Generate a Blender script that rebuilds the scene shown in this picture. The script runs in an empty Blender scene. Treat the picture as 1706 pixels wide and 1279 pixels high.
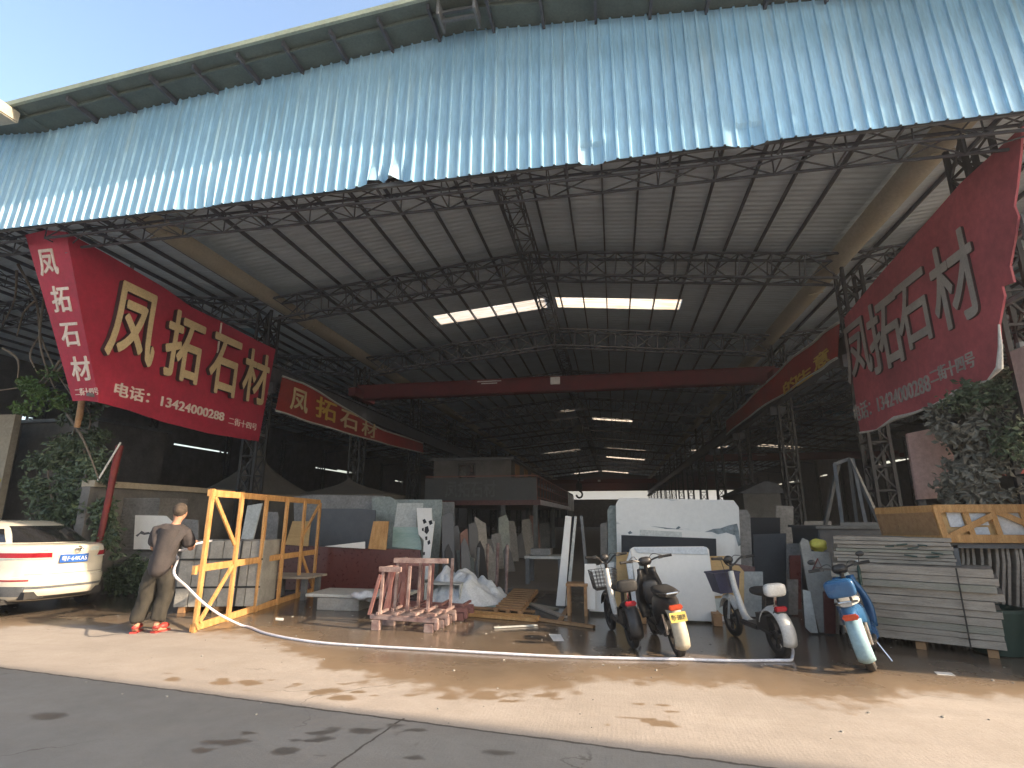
import bpy, math, random
from mathutils import Vector, Matrix
from mathutils import noise as mnoise
random.seed(7)
scene = bpy.context.scene
col = scene.collection
R = math.radians
V = Vector

# ------------------------------------------------------------------ camera, sky, sun, exposure
F, CX, CY, CAMH = 900.0, 853.0, 639.5, 1.57          # focal length and centre in photo pixels
TH, YAW = R(13.886), R(10.51)                        # pitch up, turn to the left of the shed's long axis
cam = bpy.data.cameras.new('camera')
cam.sensor_width = 36.0
cam.lens = F / 1706.0 * 36.0
cam.clip_start, cam.clip_end = 0.05, 2000
camo = bpy.data.objects.new('camera', cam)
col.objects.link(camo)
camo.location = (0, 0, CAMH)
camo.rotation_euler = (math.pi / 2 + TH, 0, YAW)
scene.camera = camo

SUN_EL, SUN_PHI = R(30), R(10.5)                      # sun to the right, a little on the viewer's side
sdir = V((math.cos(SUN_PHI) * math.cos(SUN_EL), -math.sin(SUN_PHI) * math.cos(SUN_EL), math.sin(SUN_EL)))
w = bpy.data.worlds.new('World')
scene.world = w
w.use_nodes = True
nt = w.node_tree
bg = nt.nodes['Background']
sky = nt.nodes.new('ShaderNodeTexSky')
sky.sky_type = 'NISHITA'
sky.sun_disc = False
sky.sun_elevation = SUN_EL
sky.sun_rotation = math.atan2(sdir.x, sdir.y)
sky.air_density, sky.dust_density, sky.ozone_density = 1.25, 5.0, 1.2
nt.links.new(sky.outputs[0], bg.inputs[0])
bg.inputs[1].default_value = 0.15
sl = bpy.data.lights.new('sun', 'SUN')
sl.energy, sl.angle, sl.color = 3.3, R(0.5), (1.0, 0.79, 0.57)
so = bpy.data.objects.new('sun', sl)
col.objects.link(so)
so.rotation_euler = sdir.to_track_quat('Z', 'Y').to_euler()
scene.view_settings.view_transform = 'Standard'
scene.view_settings.look = 'None'
scene.view_settings.exposure = 1.6
scene.view_settings.gamma = 1.0
scene.cycles.max_bounces = 10
scene.cycles.diffuse_bounces = 6
scene.cycles.use_denoising = True

# ------------------------------------------------------------------ photo pixel -> place in the world
def ray(px, py):
    x, u = (px - CX) / F, (CY - py) / F
    up = u * math.cos(TH) + math.sin(TH)
    fw = math.cos(TH) - u * math.sin(TH)
    return V((x * math.cos(YAW) - fw * math.sin(YAW), x * math.sin(YAW) + fw * math.cos(YAW), up))
C0 = V((0, 0, CAMH))
def onplane(px, py, p0, n):
    r = ray(px, py)
    return C0 + r * ((V(p0) - C0).dot(n) / r.dot(n))
def atY(px, py, Y): return onplane(px, py, (0, Y, 0), V((0, 1, 0)))
def atX(px, py, X): return onplane(px, py, (X, 0, 0), V((1, 0, 0)))
def G(px, py, z=0.0): return onplane(px, py, (0, 0, z), V((0, 0, 1)))

# ------------------------------------------------------------------ mesh helpers
class MB:
    def __init__(s): s.v, s.f = [], []
    def add(s, vs, fs):
        o = len(s.v)
        s.v += [V(p) for p in vs]
        s.f += [tuple(i + o for i in f) for f in fs]
        return s
    def quad(s, a, b, c, d): return s.add([a, b, c, d], [(0, 1, 2, 3)])
    def box(s, c, size, rz=0.0, M=None):
        hx, hy, hz = size[0] / 2, size[1] / 2, size[2] / 2
        m = M if M is not None else Matrix.Rotation(rz, 3, 'Z')
        vs = [V(c) + m @ V((x, y, z)) for z in (-hz, hz) for x, y in ((-hx, -hy), (hx, -hy), (hx, hy), (-hx, hy))]
        return s.add(vs, [(3, 2, 1, 0), (4, 5, 6, 7), (0, 1, 5, 4), (1, 2, 6, 5), (2, 3, 7, 6), (3, 0, 4, 7)])
    def bar(s, p, q, w, h=None, up=(0, 0, 1)):
        p, q = V(p), V(q)
        h = w if h is None else h
        d = (q - p)
        L = d.length
        if L < 1e-6: return s
        d.normalize()
        u = V(up)
        if abs(d.dot(u)) > .98: u = V((0, 1, 0))
        x = d.cross(u).normalized()
        z = x.cross(d).normalized()
        vs = []
        for e in (p, q):
            for a, b in ((-1, -1), (1, -1), (1, 1), (-1, 1)):
                vs.append(e + x * (a * w / 2) + z * (b * h / 2))
        return s.add(vs, [(0, 1, 2, 3), (7, 6, 5, 4), (0, 4, 5, 1), (1, 5, 6, 2), (2, 6, 7, 3), (3, 7, 4, 0)])
    def tube(s, pts, r, n=10, cap=True):
        pts = [V(p) for p in pts]
        rs = r if isinstance(r, (list, tuple)) else [r] * len(pts)
        prev = None
        rings = []
        for i, p in enumerate(pts):
            d = (pts[min(i + 1, len(pts) - 1)] - pts[max(i - 1, 0)])
            d = d.normalized() if d.length > 1e-9 else V((0, 0, 1))
            if prev is None:
                a = V((0, 0, 1)) if abs(d.z) < .9 else V((1, 0, 0))
                x = d.cross(a).normalized()
            else:
                x = prev - d * prev.dot(d)
                x = x.normalized() if x.length > 1e-6 else d.orthogonal().normalized()
            prev = x
            y = d.cross(x)
            rings.append([p + x * (rs[i] * math.cos(2 * math.pi * k / n)) + y * (rs[i] * math.sin(2 * math.pi * k / n)) for k in range(n)])
        vs = [q for rg in rings for q in rg]
        fs = [(i * n + k, i * n + (k + 1) % n, (i + 1) * n + (k + 1) % n, (i + 1) * n + k) for i in range(len(pts) - 1) for k in range(n)]
        if cap:
            fs.append(tuple(range(n))[::-1])
            fs.append(tuple((len(pts) - 1) * n + k for k in range(n)))
        return s.add(vs, fs)
    def prism(s, poly, ext):
        poly = [V(p) for p in poly]
        n = len(poly)
        e = V(ext)
        vs = poly + [p + e for p in poly]
        fs = [tuple(range(n)), tuple(range(2 * n - 1, n - 1, -1))]
        fs += [(i, i + n, (i + 1) % n + n, (i + 1) % n) for i in range(n)]
        return s.add(vs, fs)
    def ball(s, c, r, nu=14, nv=9, M=None, power=1.0):
        c = V(c)
        rr = V((r, r, r)) if not hasattr(r, '__len__') else V(r)
        m = M if M is not None else Matrix.Identity(3)
        sg = lambda t: math.copysign(abs(t) ** power, t)
        vs = []
        for j in range(nv + 1):
            a = math.pi * j / nv
            for i in range(nu):
                b = 2 * math.pi * i / nu
                vs.append(c + m @ V((rr.x * sg(math.sin(a)) * sg(math.cos(b)), rr.y * sg(math.sin(a)) * sg(math.sin(b)), rr.z * sg(math.cos(a)))))
        fs = [(j * nu + i, (j + 1) * nu + i, (j + 1) * nu + (i + 1) % nu, j * nu + (i + 1) % nu) for j in range(nv) for i in range(nu)]
        return s.add(vs, fs)
    def lathe(s, prof, c, axis=(1, 0, 0), n=24, closed=False):
        """prof: (radius, along) pairs turned round axis through c"""
        c, a = V(c), V(axis).normalized()
        x = a.orthogonal().normalized()
        y = a.cross(x)
        m = len(prof)
        vs = [c + a * t + (x * math.cos(2 * math.pi * k / n) + y * math.sin(2 * math.pi * k / n)) * r for k in range(n) for r, t in prof]
        fs = []
        for k in range(n):
            for i in range(m if closed else m - 1):
                j = (i + 1) % m
                fs.append((k * m + i, ((k + 1) % n) * m + i, ((k + 1) % n) * m + j, k * m + j))
        return s.add(vs, fs)
    def grid(s, P):
        h, w_ = len(P), len(P[0])
        return s.add([p for r in P for p in r], [(j * w_ + i, j * w_ + i + 1, (j + 1) * w_ + i + 1, (j + 1) * w_ + i) for j in range(h - 1) for i in range(w_ - 1)])
    def build(s, name, mat, parent=None, smooth=False, bevel=0.0, local=False, fix=True):
        me = bpy.data.meshes.new(name)
        off = V((0, 0, 0))
        if parent is not None and not local:
            q = parent
            while q is not None:
                off += q.location
                q = q.parent
        me.from_pydata([tuple(p - off) for p in s.v], [], s.f)
        if fix:
            import bmesh
            b = bmesh.new()
            b.from_mesh(me)
            bmesh.ops.remove_doubles(b, verts=b.verts, dist=1e-5)
            bmesh.ops.recalc_face_normals(b, faces=b.faces)
            if bevel > 0:
                bmesh.ops.bevel(b, geom=[e for e in b.edges if e.is_manifold and e.calc_face_angle(0) > .5], offset=bevel, segments=2, affect='EDGES', clamp_overlap=True)
            b.to_mesh(me)
            b.free()
        if mat is not None: me.materials.append(mat)
        if smooth:
            for p in me.polygons: p.use_smooth = True
            if smooth != 'all':
                me.set_sharp_from_angle(angle=R(38))
        o = bpy.data.objects.new(name, me)
        col.objects.link(o)
        if parent is not None: o.parent = parent
        return o

def tag(o, label, cat, group=None):
    o['label'], o['category'], o['kind'] = label, cat, 'thing'
    if group: o['group'] = group
    return o
def thing(name, label, cat, loc=(0, 0, 0), group=None, rz=0.0):
    o = bpy.data.objects.new(name, None)
    o.empty_display_size = .2
    col.objects.link(o)
    o.location = loc
    o.rotation_euler = (0, 0, rz)
    return tag(o, label, cat, group)
def structure(o):
    o['kind'] = 'structure'
    return o
def copy_tree(o, parent=None):
    c = o.copy()
    col.objects.link(c)
    c.parent = parent
    for ch in o.children: copy_tree(ch, c)
    return c

def textmesh(txt, bold=0.0, ext=0.0):
    """outline of a line of writing as a mesh, scaled to a unit box"""
    cu = bpy.data.curves.new('lettering', 'FONT')
    cu.body, cu.offset, cu.extrude, cu.resolution_u = txt, bold, 0.0, 4
    o = bpy.data.objects.new('lettering', cu)
    col.objects.link(o)
    dg = bpy.context.evaluated_depsgraph_get()
    dg.update()
    me = bpy.data.meshes.new_from_object(o.evaluated_get(dg))
    vs = [v.co.copy() for v in me.vertices]
    fs = [tuple(p.vertices) for p in me.polygons]
    bpy.data.objects.remove(o)
    bpy.data.curves.remove(cu)
    bpy.data.meshes.remove(me)
    x0, x1 = min(v.x for v in vs), max(v.x for v in vs)
    y0, y1 = min(v.y for v in vs), max(v.y for v in vs)
    return [((v.x - x0) / (x1 - x0), (v.y - y0) / (y1 - y0)) for v in vs], fs, (x1 - x0) / max(1e-6, y1 - y0)
def lettering(name, txt, o, u, v, mat, parent=None, depth=0.012, bold=0.0, fit=None, local=False):
    """writing in the box from corner o along vectors u (width) and v (height), raised by depth along u x v"""
    uv, fs, asp = textmesh(txt)
    o, u, v = V(o), V(u), V(v)
    n = u.cross(v).normalized()
    k = len(uv)
    edges = {}
    for f in fs:
        for i in range(len(f)): edges[(f[i], f[(i + 1) % len(f)])] = 1
    sides = [(a, b, b + k, a + k) for a, b in edges if (b, a) not in edges]
    m = MB()
    bx, by = bold / max(asp, .3), bold
    shifts = [(0, 0)] if not bold else [(0, 0), (-bx, 0), (bx, 0), (0, by), (0, -by), (bx * .7, by * .7), (-bx * .7, by * .7), (bx * .7, -by * .7), (-bx * .7, -by * .7)]
    for q, (sx, sy) in enumerate(shifts):
        dd = depth + .0006 * q
        vs = [o + u * (a + sx) + v * (b + sy) + n * dd for a, b in uv]
        m.add(vs + [p - n * dd for p in vs], fs + sides)
    return m.build(name, mat, parent, local=local, fix=False)

# ------------------------------------------------------------------ materials
def mat(name, c, rough=.6, metal=0.0, var=.18, scale=2.5, bump=0.0, bscale=30, c2=None, spec=.5, coat=0.0, stretch=(1, 1, 1), grain=.16):
    m = bpy.data.materials.new(name)
    m.use_nodes = True
    t = m.node_tree
    N, L = t.nodes, t.links
    p = N['Principled BSDF']
    p.inputs['Roughness'].default_value = rough
    p.inputs['Metallic'].default_value = metal
    p.inputs['Specular IOR Level'].default_value = spec
    p.inputs['Coat Weight'].default_value = coat
    tc = N.new('ShaderNodeTexCoord')
    mp = N.new('ShaderNodeMapping')
    mp.inputs['Scale'].default_value = stretch
    L.new(tc.outputs['Object'], mp.inputs[0])
    oi = N.new('ShaderNodeObjectInfo')
    ad = N.new('ShaderNodeVectorMath')
    ad.operation = 'MULTIPLY_ADD'
    ad.inputs[0].default_value = (1, 1, 1)
    L.new(oi.outputs['Random'], ad.inputs[0])
    ad.inputs[1].default_value = (37, 53, 71)
    L.new(mp.outputs[0], ad.inputs[2])
    n1 = N.new('ShaderNodeTexNoise')
    n1.inputs['Scale'].default_value = scale
    n1.inputs['Detail'].default_value = 7
    n1.inputs['Roughness'].default_value = .62
    L.new(ad.outputs[0], n1.inputs['Vector'])
    mx = N.new('ShaderNodeMix')
    mx.data_type = 'RGBA'
    c = tuple(c)
    if c2 is None:
        a = tuple(max(0, x * (1 - var)) for x in c)
        b = tuple(min(1, x * (1 + var)) for x in c)
    else: a, b = c, tuple(c2)
    mx.inputs[6].default_value = a + (1,)
    mx.inputs[7].default_value = b + (1,)
    mr = N.new('ShaderNodeMapRange')
    mr.inputs['From Min'].default_value, mr.inputs['From Max'].default_value = .3, .7
    L.new(n1.outputs['Fac'], mr.inputs[0])
    L.new(mr.outputs[0], mx.inputs[0])
    n3 = N.new('ShaderNodeTexNoise')
    n3.inputs['Scale'].default_value, n3.inputs['Detail'].default_value, n3.inputs['Roughness'].default_value = scale * 11, 4, .7
    L.new(ad.outputs[0], n3.inputs['Vector'])
    mr3 = N.new('ShaderNodeMapRange')
    mr3.inputs['From Min'].default_value, mr3.inputs['From Max'].default_value = .35, .7
    mr3.inputs['To Min'].default_value, mr3.inputs['To Max'].default_value = 1 - grain, 1 + grain * .6
    L.new(n3.outputs['Fac'], mr3.inputs[0])
    vm = N.new('ShaderNodeVectorMath')
    vm.operation = 'SCALE'
    L.new(mx.outputs[2], vm.inputs[0])
    L.new(mr3.outputs[0], vm.inputs['Scale'])
    L.new(vm.outputs[0], p.inputs['Base Color'])
    mr2 = N.new('ShaderNodeMapRange')
    mr2.inputs['To Min'].default_value, mr2.inputs['To Max'].default_value = max(.02, rough - .12), min(1, rough + .12)
    L.new(n1.outputs['Fac'], mr2.inputs[0])
    L.new(mr2.outputs[0], p.inputs['Roughness'])
    if bump:
        n2 = N.new('ShaderNodeTexNoise')
        n2.inputs['Scale'].default_value = bscale
        n2.inputs['Detail'].default_value = 5
        L.new(ad.outputs[0], n2.inputs['Vector'])
        bp = N.new('ShaderNodeBump')
        bp.inputs['Strength'].default_value = bump
        bp.inputs['Distance'].default_value = .02
        L.new(n2.outputs['Fac'], bp.inputs['Height'])
        L.new(bp.outputs[0], p.inputs['Normal'])
    return m

M = {}
M['blue'] = mat('blue_sheet', (.31, .57, .80), .44, var=.12, scale=1.2, c2=(.41, .67, .87), stretch=(2.5, 1, .25))
M['soffit'] = mat('soffit_paint', (.11, .14, .125), .6, var=.2)
M['trim'] = mat('green_trim', (.30, .36, .30), .5)
M['ceil'] = mat('ceiling_sheet', (.62, .72, .80), .7, var=.10, scale=.6, stretch=(.4, 3, 1))
M['rooftop'] = mat('roof_top', (.25, .4, .5), .5)
M['steel'] = mat('dark_steel', (.085, .092, .11), .6, var=.35, scale=4)
M['colsteel'] = mat('column_steel', (.03, .031, .034), .65, var=.4, scale=4)
M['steel2'] = mat('grey_steel', (.13, .14, .15), .55, var=.3, scale=4)
M['cream'] = mat('cream_gutter', (.46, .44, .37), .55, var=.2, scale=1.5, c2=(.42, .38, .29))
M['crane'] = mat('crane_red', (.115, .012, .014), .5, var=.25)
M['signred'] = mat('sign_red', (.37, .024, .055), .55, var=.2, scale=.9, bump=.5, bscale=1.1)
M['bannerred'] = mat('banner_red', (.30, .032, .026), .6, var=.25, scale=1)
M['signveiled'] = mat('sign_veiled_red', (.46, .10, .125), .7, var=.3, scale=.7, bump=.5, bscale=1.1)  # lens veil painted into the red, paler than the other sign
M['gold'] = mat('letter_gold', (.60, .48, .28), .45, var=.15)
M['silver'] = mat('letter_silver', (.42, .40, .38), .55, var=.2)
M['goldlit'] = mat('banner_sunlit_gold', (.62, .42, .08), .5, var=.15)
M['letterside'] = mat('letter_back', (.05, .02, .02), .6)
M['white_text'] = mat('white_text', (.70, .62, .56), .6)
M['concrete'] = mat('concrete', (.30, .29, .27), .85, var=.2, scale=3, bump=.3)
M['darkconc'] = mat('dark_concrete', (.15, .145, .14), .85, var=.3, scale=2, bump=.3)
M['beige'] = mat('beige_wall', (.40, .35, .27), .8, var=.15, scale=1)
M['pinkwall'] = mat('pink_board', (.42, .27, .25), .8, var=.15, scale=1.5, c2=(.5, .36, .33))
M['wood'] = mat('pine_timber', (.44, .21, .06), .65, c2=(.68, .40, .16), scale=3, stretch=(6, 6, 1.2), bump=.25, grain=.32)
M['woodd'] = mat('old_timber', (.28, .15, .07), .7, c2=(.42, .25, .12), scale=3, stretch=(5, 5, 5), bump=.2)
M['ply'] = mat('yellow_board', (.52, .33, .13), .6, c2=(.60, .40, .18), scale=2, stretch=(1, 1, 9))
M['white'] = mat('white_stone', (.76, .74, .70), .4, c2=(.82, .80, .76), scale=1.5, spec=.5, grain=.04)
M['whitegrey'] = mat('pale_stone', (.40, .42, .40), .4, c2=(.60, .61, .58), scale=1.8, grain=.22)
M['green'] = mat('green_grey_stone', (.20, .24, .225), .4, c2=(.36, .39, .36), scale=1.6, grain=.25)
M['teal'] = mat('pale_green_stone', (.26, .40, .36), .35, c2=(.40, .52, .48), scale=1.2, stretch=(1, 1, 8))
M['grey'] = mat('grey_stone', (.17, .165, .16), .45, c2=(.29, .28, .27), scale=1.7, grain=.3)
M['dgrey'] = mat('charcoal_stone', (.075, .08, .09), .5, c2=(.10, .105, .115), scale=5)
M['black'] = mat('black_stone', (.010, .012, .018), .45, var=.3, spec=.3)
M['redstone'] = mat('red_brown_stone', (.085, .022, .020), .3, c2=(.13, .035, .03), scale=12)
M['palletstone'] = mat('rough_slab', (.22, .215, .20), .75, c2=(.38, .37, .34), scale=3, bump=.25)
M['pinkmetal'] = mat('worn_pink_steel', (.13, .055, .055), .6, c2=(.42, .33, .30), scale=6, bump=.2)
M['rust'] = mat('worn_red_steel', (.20, .075, .07), .6, c2=(.32, .17, .15), scale=6)
M['plank'] = mat('stone_plank', (.27, .235, .195), .8, c2=(.42, .37, .31), scale=3.5, bump=.5, bscale=18, stretch=(1, 1, 5))
M['plank2'] = mat('mossy_plank', (.24, .24, .18), .85, c2=(.33, .30, .26), scale=2.5, bump=.5, bscale=18, stretch=(1, 1, 5))
M['sheet'] = mat('white_film', (.56, .60, .64), .4, c2=(.68, .71, .74), scale=3)
M['rubber'] = mat('black_rubber', (.014, .014, .015), .7, c2=(.045, .041, .037), scale=8)
M['bplastic'] = mat('black_plastic', (.017, .017, .02), .42, c2=(.055, .051, .047), scale=7)
M['wplastic'] = mat('white_plastic', (.62, .63, .62), .33, c2=(.48, .46, .42), scale=5)
M['bluepaint'] = mat('blue_paint', (.022, .09, .22), .28, c2=(.035, .13, .28))
M['lightblue'] = mat('pale_blue_paint', (.30, .46, .52), .3)
M['chrome'] = mat('chrome', (.6, .6, .6), .22, metal=1)
M['redlens'] = mat('red_lens', (.34, .012, .022), .2)
M['brakelens'] = mat('orange_red_lens', (.55, .08, .03), .2)
M['plate_yellow'] = mat('yellow_plate', (.72, .52, .12), .5)
M['plate_blue'] = mat('blue_plate', (.02, .11, .42), .4)
M['carpaint'] = mat('cream_white_paint', (.68, .64, .54), .2, var=.03, coat=.6, grain=.03)
M['glass'] = mat('dark_glass', (.02, .02, .022), .06, var=.2, spec=.7)
M['tan'] = mat('tan_rim', (.36, .27, .18), .5)
M['skin'] = mat('skin', (.42, .22, .14), .6, var=.08, grain=.04)
M['hair'] = mat('short_grey_hair', (.035, .026, .020), .85, c2=(.095, .07, .052), scale=24)
M['shirt'] = mat('charcoal_cotton', (.036, .031, .032), .9, c2=(.066, .056, .056), scale=6, bump=.25, bscale=14)
M['trouser'] = mat('dark_trouser', (.022, .020, .016), .9, c2=(.05, .044, .034), scale=7, bump=.35, bscale=12)
M['shoe'] = mat('red_rubber', (.52, .06, .05), .5)
M['hose'] = mat('white_hose', (.70, .70, .76), .4)
M['leafd'] = mat('dark_leaf', (.035, .062, .036), .5, c2=(.13, .18, .10), scale=2.2)
M['leafg'] = mat('green_leaf', (.05, .11, .025), .5, c2=(.11, .20, .05), scale=1.5)
M['leafgrey'] = mat('dusty_leaf', (.06, .07, .055), .7, c2=(.30, .29, .25), scale=2.0)
M['twig'] = mat('dry_twig', (.16, .13, .10), .8)
M['tarp'] = mat('grey_tarp', (.07, .065, .055), .8, c2=(.11, .10, .085), scale=1)
M['yellow'] = mat('yellow_bag', (.60, .55, .10), .6)
M['greenplastic'] = mat('green_plastic', (.015, .045, .035), .5)
M['redpost'] = mat('red_post', (.17, .02, .018), .6, var=.4)
M['paper'] = mat('white_paper', (.68, .68, .66), .8)
M['strap'] = mat('black_strap', (.015, .015, .015), .6)
M['bluebox'] = mat('navy_plastic', (.035, .035, .075), .5)
M['tape'] = mat('silver_tape', (.5, .55, .52), .4)

# ------------------------------------------------------------------ ground
XL, XR, XC, YV, YF, YEND = -9.97, 5.95, -2.01, 6.19, 6.70, 96.0
ZR, ZE, BW = 9.20, 8.44, 15.92
def roofz(x): return ZR - (ZR - ZE) * abs(x - XC) / (BW / 2)
BAY0, NB = 7.4, 15
BAYS = [BAY0 + 6.3 * k for k in range(NB)]

def ground_material():
    m = bpy.data.materials.new('yard_concrete')
    m.use_nodes = True
    t = m.node_tree
    N, L = t.nodes, t.links
    p = N['Principled BSDF']
    geo = N.new('ShaderNodeNewGeometry')
    def noise(s, d=6, r=.6, vec=None):
        n = N.new('ShaderNodeTexNoise')
        n.inputs['Scale'].default_value, n.inputs['Detail'].default_value, n.inputs['Roughness'].default_value = s, d, r
        L.new(vec or geo.outputs['Position'], n.inputs['Vector'])
        return n.outputs['Fac']
    def math_(op, a, b=None, c=None):
        n = N.new('ShaderNodeMath')
        n.operation = op
        for i, q in enumerate((a, b, c)):
            if q is None: continue
            if isinstance(q, (int, float)): n.inputs[i].default_value = q
            else: L.new(q, n.inputs[i])
        return n.outputs[0]
    def mr(x, a, b, c, d):
        n = N.new('ShaderNodeMapRange')
        n.inputs[1].default_value, n.inputs[2].default_value, n.inputs[3].default_value, n.inputs[4].default_value = a, b, c, d
        L.new(x, n.inputs[0])
        return n.outputs[0]
    def mix(f, a, b):
        n = N.new('ShaderNodeMix')
        n.data_type = 'RGBA'
        L.new(f, n.inputs[0])
        for i, q in ((6, a), (7, b)):
            if isinstance(q, tuple): n.inputs[i].default_value = q + (1,)
            else: L.new(q, n.inputs[i])
        return n.outputs[2]
    base = mix(mr(noise(.55, 8, .65), .35, .68, 0, 1), (.30, .266, .236), (.385, .345, .31))
    base = mix(mr(noise(2.6, 7, .7), .40, .75, 0, .45), base, (.255, .22, .185))
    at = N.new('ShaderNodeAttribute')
    at.attribute_name = 'dirt_shade'
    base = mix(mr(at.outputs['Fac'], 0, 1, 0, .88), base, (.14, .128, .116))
    # joints between the cast bays, and hairline cracks
    rt = N.new('ShaderNodeAttribute')
    rt.attribute_name = 'joint'
    road_shade = mix(mr(noise(.8, 7, .65), .35, .68, 0, 1), (.185, .182, .174), (.245, .24, .228))  # darker grey beyond the joint, deepening the front shade by colour
    base = mix(mr(rt.outputs['Fac'], -.004, .004, 1, 0), base, road_shade)
    st_ = N.new('ShaderNodeMapping')
    st_.inputs['Scale'].default_value = (.22, 2.2, 1)
    st_.inputs['Rotation'].default_value = (0, 0, .13)
    L.new(geo.outputs['Position'], st_.inputs[0])
    base = mix(mr(noise(1.0, 5, .6, st_.outputs[0]), .48, .72, 0, .38), base, (.205, .185, .165))
    base = mix(mr(noise(38, 4, .7), .45, .75, 0, .35), base, (.19, .17, .15))
    base = mix(mr(noise(130, 2, .6), .60, .72, 0, .3), base, (.40, .37, .33))
    wob = N.new('ShaderNodeTexNoise')
    wob.inputs['Scale'].default_value, wob.inputs['Detail'].default_value = 1.3, 6
    L.new(geo.outputs['Position'], wob.inputs['Vector'])
    vadd = N.new('ShaderNodeVectorMath')
    vadd.operation = 'ADD'
    L.new(geo.outputs['Position'], vadd.inputs[0])
    L.new(wob.outputs['Color'], vadd.inputs[1])
    vor = N.new('ShaderNodeTexVoronoi')
    vor.feature = 'DISTANCE_TO_EDGE'
    vor.inputs['Scale'].default_value = .42
    L.new(vadd.outputs[0], vor.inputs['Vector'])
    crack = math_('MULTIPLY', mr(vor.outputs['Distance'], .0015, .0042, 1, 0), mr(noise(.45, 3), .50, .60, 0, .75))
    base = mix(crack, base, (.07, .06, .05))
    for nm, wd in (('joint', .017), ('joint_across', .013)):
        jt = N.new('ShaderNodeAttribute')
        jt.attribute_name = nm
        q = math_('ABSOLUTE', math_('ADD', jt.outputs['Fac'], math_('MULTIPLY', math_('SUBTRACT', noise(5, 5), .5), .06)))
        base = mix(mr(q, wd * .6, wd, .88, 0), base, (.05, .042, .035))
    wt = N.new('ShaderNodeAttribute')
    wt.attribute_name = 'wet'
    nz = math_('MULTIPLY', math_('SUBTRACT', noise(1.7, 8, .62), .5), 1.5)
    nz2 = math_('MULTIPLY', math_('SUBTRACT', noise(5.5, 5, .62), .5), .75)
    wet = mr(math_('ADD', math_('ADD', wt.outputs['Fac'], nz), nz2), -.08, .20, 0, 1)
    deep = mr(math_('ADD', wt.outputs['Fac'], math_('MULTIPLY', noise(.9, 5), 1.3)), .9, 1.7, 0, 1)
    wcol = mix(deep, (.215, .158, .106), (.135, .103, .075))
    wcol = mix(mr(noise(3.1, 6), .4, .7, 0, .5), wcol, (.19, .145, .10))
    dwet = N.new('ShaderNodeMix')
    dwet.data_type = 'RGBA'
    dwet.blend_type = 'MULTIPLY'
    dwet.inputs[0].default_value = 1
    L.new(wcol, dwet.inputs[6])
    L.new(mix(at.outputs['Fac'], (1., 1., 1.), (.46, .54, .64)), dwet.inputs[7])  # shade inside the shed painted in by greying the wet floor
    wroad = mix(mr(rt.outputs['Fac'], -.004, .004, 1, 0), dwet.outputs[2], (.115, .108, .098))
    final = mix(wet, base, wroad)
    L.new(final, p.inputs['Base Color'])
    dry_r = mr(noise(6, 5), .3, .7, .72, .9)
    puddle = mr(math_('ADD', math_('MULTIPLY', wt.outputs['Fac'], .25), noise(1.15, 6, .55)), .55, .85, .45, .16)
    rr = N.new('ShaderNodeMix')
    L.new(wet, rr.inputs[0])
    L.new(dry_r, rr.inputs[2])
    L.new(puddle, rr.inputs[3])
    L.new(rr.outputs[0], p.inputs['Roughness'])
    # brushed texture across the slab
    wv = N.new('ShaderNodeTexWave')
    wv.inputs['Scale'].default_value, wv.inputs['Distortion'].default_value, wv.inputs['Detail'].default_value = 9, 1.2, 2
    L.new(geo.outputs['Position'], wv.inputs['Vector'])
    hsum = math_('ADD', math_('MULTIPLY', wv.outputs['Fac'], .05), math_('ADD', math_('MULTIPLY', noise(60, 4), .5), noise(7, 5)))
    bp = N.new('ShaderNodeBump')
    bp.inputs['Distance'].default_value = .015
    L.new(hsum, bp.inputs['Height'])
    st = N.new('ShaderNodeMix')
    L.new(wet, st.inputs[0])
    st.inputs[2].default_value, st.inputs[3].default_value = .35, .10
    L.new(st.outputs[0], bp.inputs['Strength'])
    L.new(bp.outputs[0], p.inputs['Normal'])
    return m

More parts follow.
